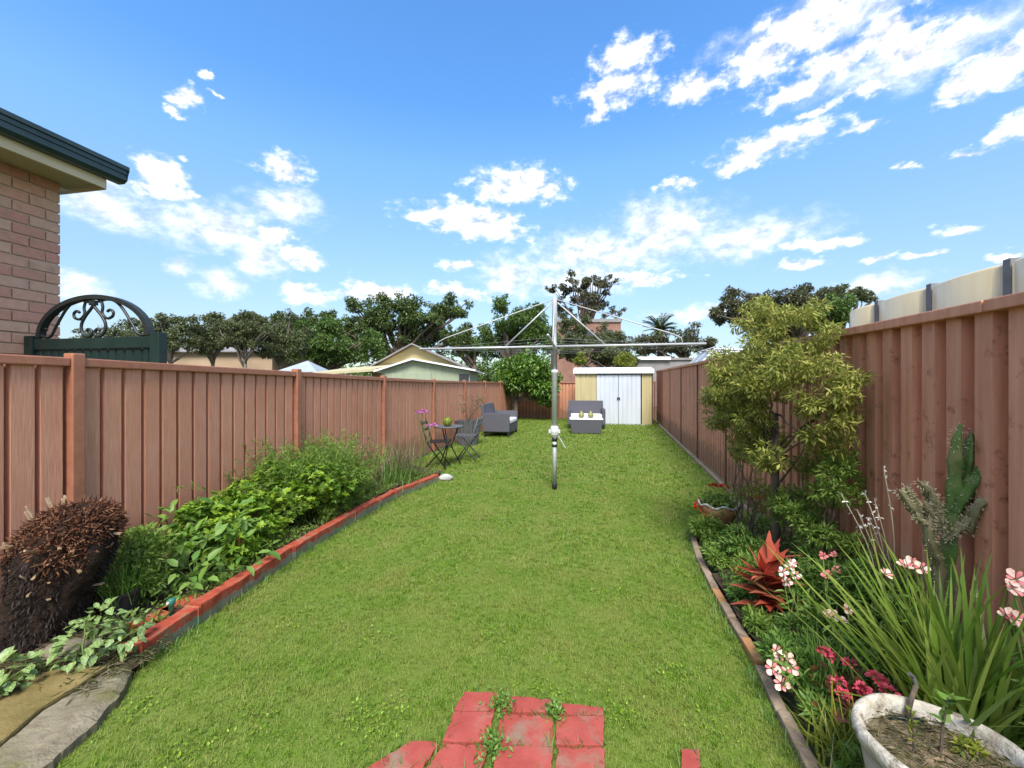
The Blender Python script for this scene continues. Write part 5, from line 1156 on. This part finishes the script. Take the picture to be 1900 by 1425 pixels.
# red-flowered begonia
bg = Vector((1.02,1.86,.05)); be = thing('begonia', 'bronze-leaved plant with clusters of small crimson flowers behind the pot', 'flower', bg)
n = 620; pos = np.stack([rng.normal(.02,.07,n), rng.normal(-.02,.08,n), rng.uniform(.02,.16,n)], 1)
stuffpart(put('foliage', leaves('foliage', G['bronze'], pos, usph(n)+np.array([0,0,.2]), usph(n)+np.array([0,0,1.]), .038*(.5+rng.random(n)), .028*(.5+rng.random(n)), 'ovate'), be))
for (px, py, d) in ((1530,1210,1.85),(1540,1218,1.85),(1557,1268,1.70),(1563,1290,1.66),(1600,1278,1.66),(1608,1290,1.65),(1625,1258,1.68),(1638,1268,1.66),(1650,1285,1.62),(1575,1232,1.78)):
    e = pd(px, py, d*.955)-bg; head(be, e, .032, M['petal_deep'], 30, .017, .014, (e.x*.4,e.y*.4,.03))
# pale grassy tufts near the edging
tuft('grass_tuft', 'yellow-green arching grass tuft at the lower right edging', 'grass', rb(.86,1.66), 150, .22, .008, G['yellow'], .05, .7, 1.1)
tuft('grass_tuft', 'pale green grass tuft behind the near lily cluster', 'grass', rb(1.0,2.02), 130, .26, .008, G['mid'], .05, .6, .9)
tuft('grass_tuft', 'thin straw-coloured grass beside the pot', 'grass', rb(.84,1.48), 110, .20, .006, G['dry'], .04, .7, 1.1)
t = thing('seed_stems', 'thin pale seed stems rising left of the cactus', 'plant', rb(1.42,2.35))
for k, (px, py) in enumerate(((1605,915),(1622,925),(1640,870),(1612,960),(1590,945),(1560,915))):
    e = pd(px, py, 2.15)-t.location; pth = smooth([Vector((random.uniform(-.03,.03),0,0)), Vector((e.x*.5+.03,e.y*.5,e.z*.6)), e], 5)
    st_ = put('stem', MB().tube(pth, .0022, 5).mesh('stem', M['spine']), t)
    n = 12; pos = np.array([tuple(pth[-1-int(i)]) for i in rng.integers(0,4,n)]); put('seed_head', leaves('seed_head', M['petal_white'], pos, usph(n), usph(n), np.full(n,.02), np.full(n,.009)), st_)
pkf = thing('pink_flower', 'small pink flower in front of the far right fence', 'flower', rb(1.45,3.9))
e = pd(1404,843,3.7)-pkf.location; head(pkf, e, .05, M['petal_magenta'], 24, .03, .024, (0,0,0))

# big weathered pot
pb = Vector((.985,1.41,-.035)); pt_ = thing('garden_pot', 'large weathered cream pot filled with dry mulch at the lower right', 'pot', pb)
def chip(p, r, an, z): k = 1+.006*math.sin(5*an+3*z)+.004*math.sin(11*an); return Vector((p.x*k, p.y*k, p.z+(.004*math.sin(4*an) if z > .35 else 0)))
put('body', MB().lathe([(.125,.0),(.135,.01),(.153,.12),(.174,.25),(.19,.352)], 48, fn=chip).mesh('body', M['pot'], True), pt_)
put('rim', MB().lathe([(.190,.350),(.201,.362),(.208,.382),(.204,.402),(.192,.409),(.180,.401),(.175,.38),(.172,.33)], 56, fn=chip).mesh('rim', M['pot_rim'], True), pt_)
put('mulch', MB().lathe([(.173,.352),(.13,.366),(.08,.36),(.0,.372)], 32, fn=lambda p, r, an, z: Vector((p.x,p.y,p.z+.006*math.sin(6*an+20*r)))).mesh('mulch', M['mulch'], True), pt_)
n = 1100; a_ = rng.uniform(0,6.283,n); rr = .166*rng.random(n)**.5; h_ = rng.uniform(0,6.283,n)
o = put('straw_litter', leaves('straw_litter', G['dry'], np.stack([pb.x+np.cos(a_)*rr, pb.y+np.sin(a_)*rr, .331+.012*rng.random(n)],1), np.stack([np.cos(h_),np.sin(h_),rng.normal(0,.25,n)],1), usph(n)*.3+np.array([0,0,1.]), .035*(.4+rng.random(n)), .0022*(.6+.8*rng.random(n))))
o['kind'] = 'stuff'; o['label'] = 'dry straw lying on the mulch inside the cream pot'; o['category'] = 'litter'
for k, (px, py, lab, lean) in enumerate(((1745,1385,'young sapling with a few green leaves in the middle of the pot',.02), (1697,1365,'short leafy cutting left of the sapling in the pot',-.01))):
    b = pd(px, py, 1.22); b = Vector((b.x, b.y, .334)); t = thing('seedling', lab, 'seedling', b); hgt = .16 if k == 0 else .12
    put('stem', MB().tube([(0,0,-.01),(lean*.3,0,hgt*.5),(lean,0,hgt)], [.004,.0035,.002], 6).mesh('stem', M['bark']), t)
    for j in range(9 if k == 0 else 14):
        z = hgt*random.uniform(.45,1.0) if k == 0 else hgt*random.uniform(.2,1); a = random.uniform(0,6.28)
        bigleaf(t, G['mid'] if k == 0 else G['yellow'], (lean*z/hgt,0,z), a, random.uniform(.4,1.2), .4, random.uniform(.03,.055) if k == 0 else .022, .016 if k == 0 else .008)
tg = pd(1690, 1322, 1.34); tag(put('plant_tag', MB().prism([(-.05,-.006),(.05,-.006),(.05,.006),(-.05,.006)], 0, .018).mesh('plant_tag', M['blue_plastic'], bevel=.002), None, (tg.x-.02,tg.y-.01,.322), (R(-15),0,YAW*.5)), 'dark teal plastic strip tucked inside the pot rim', 'tag')
st_ = pd(1700, 1300, 1.36); t = thing('tool_handle', 'weathered grey tool handle leaning out of the back of the pot', 'tool', (st_.x-.02,st_.y-.02,.325))
put('handle', MB().tube([(-.02,0,0),(.0,.01,.06),(.02,.02,.10)], .007, 8).mesh('handle', M['bark'], True), t)
put('ferrule', MB().tube([(.02,.02,.10),(.014,.024,.125),(.0,.02,.135)], .006, 8).mesh('ferrule', M['grey_metal']), t)
yl = pd(1805, 1370, 1.2); shrub('weed_clump', 'yellow-leaved weed at the right inside the pot', 'weed', Vector((yl.x,yl.y,.332)), [((0,0,.012),(.045,.05,.016))], 6, .5, 120, .022, .012, G['yellow'], stems=3)

# ================================================================== BEYOND THE FENCES
def gable(name, label, x0, x1, d, depth, eave, ridge, wall, roof, apex=.5, over=.4, group=None):
    """gabled building whose gable faces the yard; x0/x1 are photo columns at distance d"""
    a, b = pd(x0, 712, d), pd(x1, 712, d); c_ = (a+b)/2; W_ = (b-a).length; t = thing(name, label, 'building', (c_.x,c_.y,0), YAW)
    h = W_/2; ax = -h+W_*apex
    put('wall', MB().add([(-h,0,0),(h,0,0),(h,0,eave),(ax,0,ridge),(-h,0,eave),(-h,depth,0),(h,depth,0),(h,depth,eave),(ax,depth,ridge),(-h,depth,eave)],
        [(0,1,2,3,4),(9,8,7,6,5),(0,5,6,1),(1,6,7,2),(4,9,5,0),(2,7,8,3),(3,8,9,4)]).mesh('wall', wall), t)
    th = .07
    for s in (-1, 1):
        ex = s*(h+over) ; sl_ = (ridge-eave)/abs(s*h-ax); ez = ridge - sl_*abs(ex-ax)
        put('roof', MB().add([(ax,-over,ridge+.02),(ex,-over,ez+.02),(ex,depth+over,ez+.02),(ax,depth+over,ridge+.02),(ax,-over,ridge+.02+th),(ex,-over,ez+.02+th),(ex,depth+over,ez+.02+th),(ax,depth+over,ridge+.02+th)],
            [(0,1,2,3),(7,6,5,4),(0,4,5,1),(1,5,6,2),(2,6,7,3),(3,7,4,0)]).mesh('roof', roof), t)
    return t, h
def zpx(py, d): return H-(py-712.5)/F*d
# yellow house and green shed behind the left fence
t, h = gable('yellow_house', 'yellow gabled house with a grey roof behind the left fence', 690, 862, 24, 9, zpx(683,24), zpx(641,24), M['house_yellow'], M['roof_grey'], .45, .5)
put('eave_bracket', MB().box(h-.1,h+.5,-.3,-.1,zpx(683,24)-.18,zpx(683,24)-.05).mesh('eave_bracket', M['roof_grey']), t)
t, h = gable('green_shed', 'pale green gabled shed in front of the yellow house', 708, 872, 17.5, 4, zpx(688,17.5), zpx(669,17.5), M['shed_green'], M['roof_white'], .36, .25)
put('door', MB().box(-h+.15,.25,-.05,-.01,0,zpx(690,17.5)-.05).mesh('door', M['shed_green']), t)
put('window', MB().box(h-.45,h-.05,-.04,-.01,.6,zpx(694,17.5)).mesh('window', M['glass']), t)
# low cream roof left of them
a, b = pd(560,700,20), pd(700,690,20); t = thing('low_carport', 'low cream sheet roof left of the yellow house', 'building', ((a.x+b.x)/2,(a.y+b.y)/2,0), YAW)
h = (b-a).length/2
put('wall', MB().box(-h,h,.3,4,0,zpx(700,20)).mesh('wall', M['roof_cream']), t)
put('roof', MB().add([(-h,-.2,zpx(694,20)),(h,-.2,zpx(684,20)),(h,5,zpx(664,20)),(-h,5,zpx(676,20)),(-h,-.2,zpx(698,20)),(h,-.2,zpx(689,20)),(h,5,zpx(670,20)),(-h,5,zpx(682,20))],
    [(0,1,2,3),(7,6,5,4),(0,4,5,1),(1,5,6,2),(2,6,7,3),(3,7,4,0)]).mesh('roof', M['roof_cream']), t)
# pale blue hipped roof
a, b = pd(508,690,24), pd(588,690,24); t = thing('small_house', 'small house with a pale blue-grey hipped roof beyond the left fence', 'building', ((a.x+b.x)/2,(a.y+b.y)/2,0), YAW); h = (b-a).length/2
put('wall', MB().box(-h+.2,h-.2,.2,2*h-.2,0,zpx(692,24)).mesh('wall', M['roof_blue']), t)
z0, z1 = zpx(690,24), zpx(667,24)
put('roof', MB().add([(-h,0,z0),(h,0,z0),(h,2*h,z0),(-h,2*h,z0),(.1,h,z1)], [(0,3,2,1),(0,1,4),(1,2,4),(2,3,4),(3,0,4)]).mesh('roof', M['roof_blue']), t)
# tan wall building behind the gums
a, b = pd(300,700,34), pd(505,700,34); t = thing('tan_house', 'tan rendered house glimpsed between the gum trunks', 'building', ((a.x+b.x)/2,(a.y+b.y)/2,0), YAW); h = (b-a).length/2
put('wall', MB().box(-h,h,0,6,0,zpx(652,34)).mesh('wall', M['wall_tan']), t)
put('roof', MB().profile([(-.4,zpx(652,34)),(3,zpx(638,34)),(6.4,zpx(652,34)),(6.4,zpx(654,34)),(-.4,zpx(654,34))], 'x', -h-.3, h+.3).mesh('roof', M['roof_grey']), t)
for k in range(3): put('window', MB().box(-h+1.2+k*3,-h+2.3+k*3,-.05,-.01,1.2,2.4).mesh('window', M['glass']), t)
# brick block behind the citrus
a, b = pd(1034,700,48), pd(1152,700,48); t = thing('brick_building', 'flat-roofed brown brick building below the tall gum tree', 'building', ((a.x+b.x)/2,(a.y+b.y)/2,0), YAW); h = (b-a).length/2
put('wall', MB().box(-h,h,0,8,0,zpx(598,48)).mesh('wall', M['brick_far']), t)
put('parapet', MB().box(-h-.1,h+.1,-.15,8.1,zpx(598,48)+.003,zpx(592,48)).mesh('parapet', M['roof_grey']), t)
for k in range(3): put('window', MB().box(-h+.9+k*2.2,-h+1.9+k*2.2,-.05,-.01,zpx(635,48),zpx(612,48)).mesh('window', M['glass']), t)
# low building with a white roof edge, right of the shed
a, b = pd(1172,690,26), pd(1290,690,26); t = thing('low_building', 'low grey building with a white roof edge beyond the back fence', 'building', ((a.x+b.x)/2,(a.y+b.y)/2,0), YAW); h = (b-a).length/2
put('wall', MB().box(-h,h,0,5,0,zpx(668,26)).mesh('wall', M['roof_grey']), t)
put('roof', MB().box(-h-.1,h*.2,-.2,5.2,zpx(668,26)+.003,zpx(662,26)).mesh('roof', M['roof_white']), t)
put('roof', MB().box(h*.2+.004,h+.1,-.1,5.2,zpx(668,26)+.003,zpx(664,26)).mesh('roof', M['roof_grey']), t)
# white pergola frame beyond the right fence
a = pd(1282,672,13.2); b = pd(1345,672,11.2); t = thing('white_pergola', 'white pergola frame showing above the right fence', 'pergola', (a.x+.4,a.y+.2,0), 0)
W_ = 1.3; z0, z1 = zpx(676,13), zpx(646,13)
for k, yy in enumerate((0,.9,1.8)):
    put('rafter', MB().tube([(-.1,yy,z0),(.35,yy,z1),(W_,yy,z1-.05)], .028, 6).mesh('rafter', M['roof_white']), t)
for k in range(4): put('batten', MB().tube([(.3+.3*k,-.1,z1+.04-.015*k),(.3+.3*k,1.9,z1+.04-.015*k)], .02, 6).mesh('batten', M['roof_white']), t)
for x_, y_ in ((-.08,0),(W_-.05,0),(W_-.05,1.8),(-.08,1.8)): put('post', MB().box(x_-.03,x_+.03,y_-.03,y_+.03,0,z0 if x_ < 0 else z1-.08).mesh('post', M['roof_white']), t)
put('roof_sheet', MB().add([(-.1,0,z0+.03),(.33,0,z1+.0),(.33,1.8,z1+.0),(-.1,1.8,z0+.03),(-.1,0,z0+.02),(.33,0,z1-.012),(.33,1.8,z1-.012),(-.1,1.8,z0+.02)], [(0,1,2,3),(7,6,5,4),(0,4,5,1),(1,5,6,2),(2,6,7,3),(3,7,4,0)]).mesh('roof_sheet', M['roof_blue']), t)

# hill
hl = pd(470,640,150); mb = MB(); N = 24; rows = []
for j in range(9):
    for i in range(N+1):
        x = -60+120*i/N; y = -20+40*j/8; z = 27*math.exp(-((x+2)/26)**2)*math.exp(-(y/24)**2)*(1+.06*math.sin(i*1.7))
        rows.append((x, y, z-1))
mb.add(rows, [(j*(N+1)+i, j*(N+1)+i+1, (j+1)*(N+1)+i+1, (j+1)*(N+1)+i) for j in range(8) for i in range(N)])
o = put('hill', mb.mesh('hill', M['hill'], True), None, (hl.x,hl.y,0), (0,0,YAW)); o['kind'] = 'structure'

# trees: lobes given as photo ellipses (column, row, half width, half height) at distance d
def ptree(name, label, px, d, lobes, k, sr, n, leaf, gm, bark, r0=.2, th=None, limbs=14, skin=.4, wl_=.5, droop=.2, shell=.5, kind='simple'):
    b = pd(px, 712.5, d); base = Vector((b.x, b.y, 0)); cs, rs = [], []
    sat = []
    for (x, y, rx, ry) in lobes:
        for _ in range(3):
            an_ = random.uniform(0,6.28); f_ = random.uniform(.75,1.15); g_ = random.uniform(.3,.55); sat.append((x+math.cos(an_)*rx*f_, y-abs(math.sin(an_))*ry*f_*random.choice((1,1,-.6)), rx*g_, ry*g_))
    lobes = [(x, y, rx*.88, ry*.88) for (x, y, rx, ry) in lobes]+sat; k = max(5, int(k*.6))
    for (x, y, rx, ry) in lobes:
        c_ = pd(x, y, d+random.uniform(-.04,.04)*d)-base; cs.append(tuple(c_)); rx_m, ry_m = rx*d/F, ry*d/F; rs.append((rx_m, max(rx_m,ry_m)*.9, ry_m))
    zt = th if th else max(.6, min(c_[2] for c_ in cs)*.8)
    return tree(name, label, 'tree', base, zt, r0, cs, rs, k, sr, int(n*1.7), leaf*.74, leaf*.74*wl_, gm, bark, 'trees beyond the fences', droop=droop, skin=skin, limbs=limbs, shell=shell, kind=kind)
random.seed(3)
ptree('gum_tree', 'thin-crowned gum tree just right of the green gate', 318, 27, [(318,622,36,34),(296,602,24,18),(335,598,26,20),(352,632,28,28),(290,640,30,20)], 12, .38, 4200, .24, G['gum'], M['bark_pale'], .12, zpx(665,27), limbs=16)
ptree('gum_tree', 'second thin gum tree from the green gate', 395, 29, [(395,628,40,36),(372,610,26,20),(418,612,28,24),(402,594,14,12),(380,645,34,18)], 12, .38, 4400, .25, G['gum'], M['bark_pale'], .13, zpx(665,29), limbs=16)
ptree('gum_tree', 'thin gum tree in front of the dark hill', 455, 28, [(455,622,40,34),(482,602,28,22),(432,640,30,22),(494,640,28,28),(440,606,22,16)], 12, .38, 4800, .25, G['gum'], M['bark_pale'], .13, zpx(665,28), limbs=16)
ptree('gum_tree', 'gum tree at the right end of the thin-trunked row', 520, 31, [(520,615,32,30),(545,640,32,32),(508,648,28,22),(498,625,24,20)], 12, .38, 4200, .26, G['gum'], M['bark_pale'], .13, zpx(668,31), limbs=14)
ptree('small_tree', 'small olive tree seen through the gate scrollwork', 190, 30, [(190,622,30,14),(150,625,30,12),(232,615,26,20),(260,600,20,14),(255,630,30,20)], 9, .42, 2600, .26, G['gum'], M['bark_pale'], .12, limbs=10)
ptree('broad_tree', 'broad dark tree with a spreading crown behind the yellow house', 740, 42, [(740,595,60,42),(690,590,50,36),(650,610,50,36),(800,590,50,30),(835,580,34,26),(760,560,34,20),(705,570,34,20),(800,615,44,28),(855,575,16,16),(740,640,80,34),(670,640,54,32),(815,640,54,28)], 16, .36, 16000, .42, G['dark'], M['bark'], .45, limbs=40, skin=.35)
ptree('broad_tree', 'mid green bushy tree above the pale blue roof', 600, 36, [(600,640,56,36),(560,650,40,34),(650,650,50,34),(620,615,40,24),(570,612,24,20),(690,655,40,26)], 14, .40, 11000, .34, G['green_tree'], M['bark'], .35, limbs=24)
ptree('dark_conifer', 'olive-brown dense tree with a small spike behind the citrus tree', 945, 24, [(950,620,56,44),(905,635,38,38),(990,612,38,46),(945,596,48,34),(938,570,12,20),(1015,630,24,36),(960,650,70,24),(985,585,24,22)], 15, .36, 15000, .21, G['green_tree'], M['bark'], .3, limbs=16)
ptree('tall_gum', 'tall open brown-green gum tree rising above the brick building', 1085, 52, [(1085,525,34,20),(1050,540,26,20),(1115,525,30,16),(1075,560,30,18),(1120,570,28,16),(1140,580,22,10),(1045,575,18,16),(1100,548,26,12),(1070,590,26,10)], 12, .27, 5200, .42, G['brown_gum'], M['bark'], .32, zpx(600,52), limbs=46, skin=.3, shell=.3)
ptree('hedge_tree', 'mixed green tree directly behind the garden shed', 1110, 22, [(1090,660,50,20),(1140,662,40,22),(1060,650,24,26),(1165,668,22,16),(1110,640,30,14)], 12, .42, 7500, .19, G['gum'], M['bark'], .16, limbs=14)
ptree('hedge_tree', 'light green shrub tip showing over the shed roof', 1160, 19.5, [(1152,672,20,14),(1075,672,12,16),(1170,678,14,10)], 9, .45, 1500, .13, G['yellow'], M['bark'], .08, limbs=8)
ptree('hedge_tree', 'olive tree covering the lower half of the brick building', 1085, 34, [(1060,635,34,28),(1110,632,40,24),(1150,640,30,26),(1075,610,30,18),(1050,600,18,14)], 13, .38, 7500, .26, G['gum'], M['bark'], .2, limbs=14)
ptree('broad_tree', 'soft green bushy tree in the gap left of the broad dark tree', 560, 40, [(545,605,36,24),(590,600,36,22),(520,620,30,20)], 12, .42, 5000, .34, G['dark'], M['bark'], .3, limbs=14)
ptree('broad_tree', 'dark green bushy tree between the yellow house and the citrus tree', 880, 34, [(860,640,36,26),(885,655,30,20),(845,620,24,16)], 12, .42, 4000, .28, G['dark'], M['bark'], .25, limbs=12)
ptree('broad_tree', 'brownish round tree right of the palm', 1270, 44, [(1275,620,36,16),(1250,640,40,24),(1300,640,30,20),(1200,650,30,22)], 12, .4, 5000, .38, G['brown_gum'], M['bark'], .3, limbs=14)
ptree('broad_tree', 'dark open-crowned tree behind the olive shrub', 1470, 17, [(1400,570,60,28),(1350,572,36,20),(1460,560,60,30),(1520,560,40,28),(1480,590,90,30),(1400,605,70,30)], 16, .36, 10000, .17, G['brown_gum'], M['bark'], .22, zpx(620,17), limbs=50, skin=.3)
ptree('broad_tree', 'dark green leafy tree beside the cream panel screen', 1540, 14.5, [(1545,580,36,34),(1525,605,40,30),(1560,560,22,16)], 14, .4, 5500, .13, G['green_tree'], M['bark'], .16, limbs=14)
ptree('tall_gum', 'flat-topped grey-green gum far behind the cream panel screen', 1580, 38, [(1560,540,34,10),(1590,545,30,9),(1610,552,14,8),(1540,552,26,12)], 9, .5, 2600, .3, G['gum'], M['bark'], .22, zpx(590,38), limbs=16)
# far wood that reads as one mass behind everything
cs, rs = [], []
for k in range(150):
    px = -250+16*k; d_ = 70+random.uniform(-6,6); h_ = random.uniform(3.5,7.5); c_ = pd(px, 712.5, d_); cs.append((c_.x, c_.y, h_*.5)); rs.append((2.2, 2.2, h_*.5))
fw = put('far_trees', crown_mesh('far_trees', G['green_tree'], np.array(cs), np.array(rs), 70000, .62, .36, 'simple', .2, .7, .15))
fw['kind'] = 'stuff'; fw['label'] = 'distant low belt of trees along the horizon'; fw['category'] = 'trees'
# palm
b = pd(1225, 712.5, 46); pm = thing('palm_tree', 'palm tree with a feathery round head beyond the shed', 'palm', (b.x,b.y,0)); PH = zpx(615,46)
put('trunk', MB().lathe([(.42,-.1),(.34,1.5),(.32,PH-.5),(.5,PH-.1),(.2,PH+.1)], 12).mesh('trunk', M['bark'], True), pm)
random.seed(9)
for k in range(34):
    a = random.uniform(0,6.28); ti = random.uniform(.1,1.5); cu = random.uniform(.5,1.2); L_ = random.uniform(1.5,2.2); cur = np.array([0,0,PH]); pos, dr = [], []
    for j in range(16):
        th = ti+cu*j/16; stp = np.array([math.sin(th)*math.cos(a), math.sin(th)*math.sin(a), math.cos(th)]); cur = cur+stp*L_/16
        sd_ = np.array([-math.sin(a), math.cos(a), 0])
        for s in (-1, 1): pos.append(cur.copy()); dr.append(sd_*s*.8+stp*.7+np.array([0,0,-.25]))
    m_ = len(pos); put('frond', leaves('frond', G['dark'], np.array(pos), np.array(dr), np.tile([0,0,1.],(m_,1)), np.full(m_,.5), np.full(m_,.10)), pm)
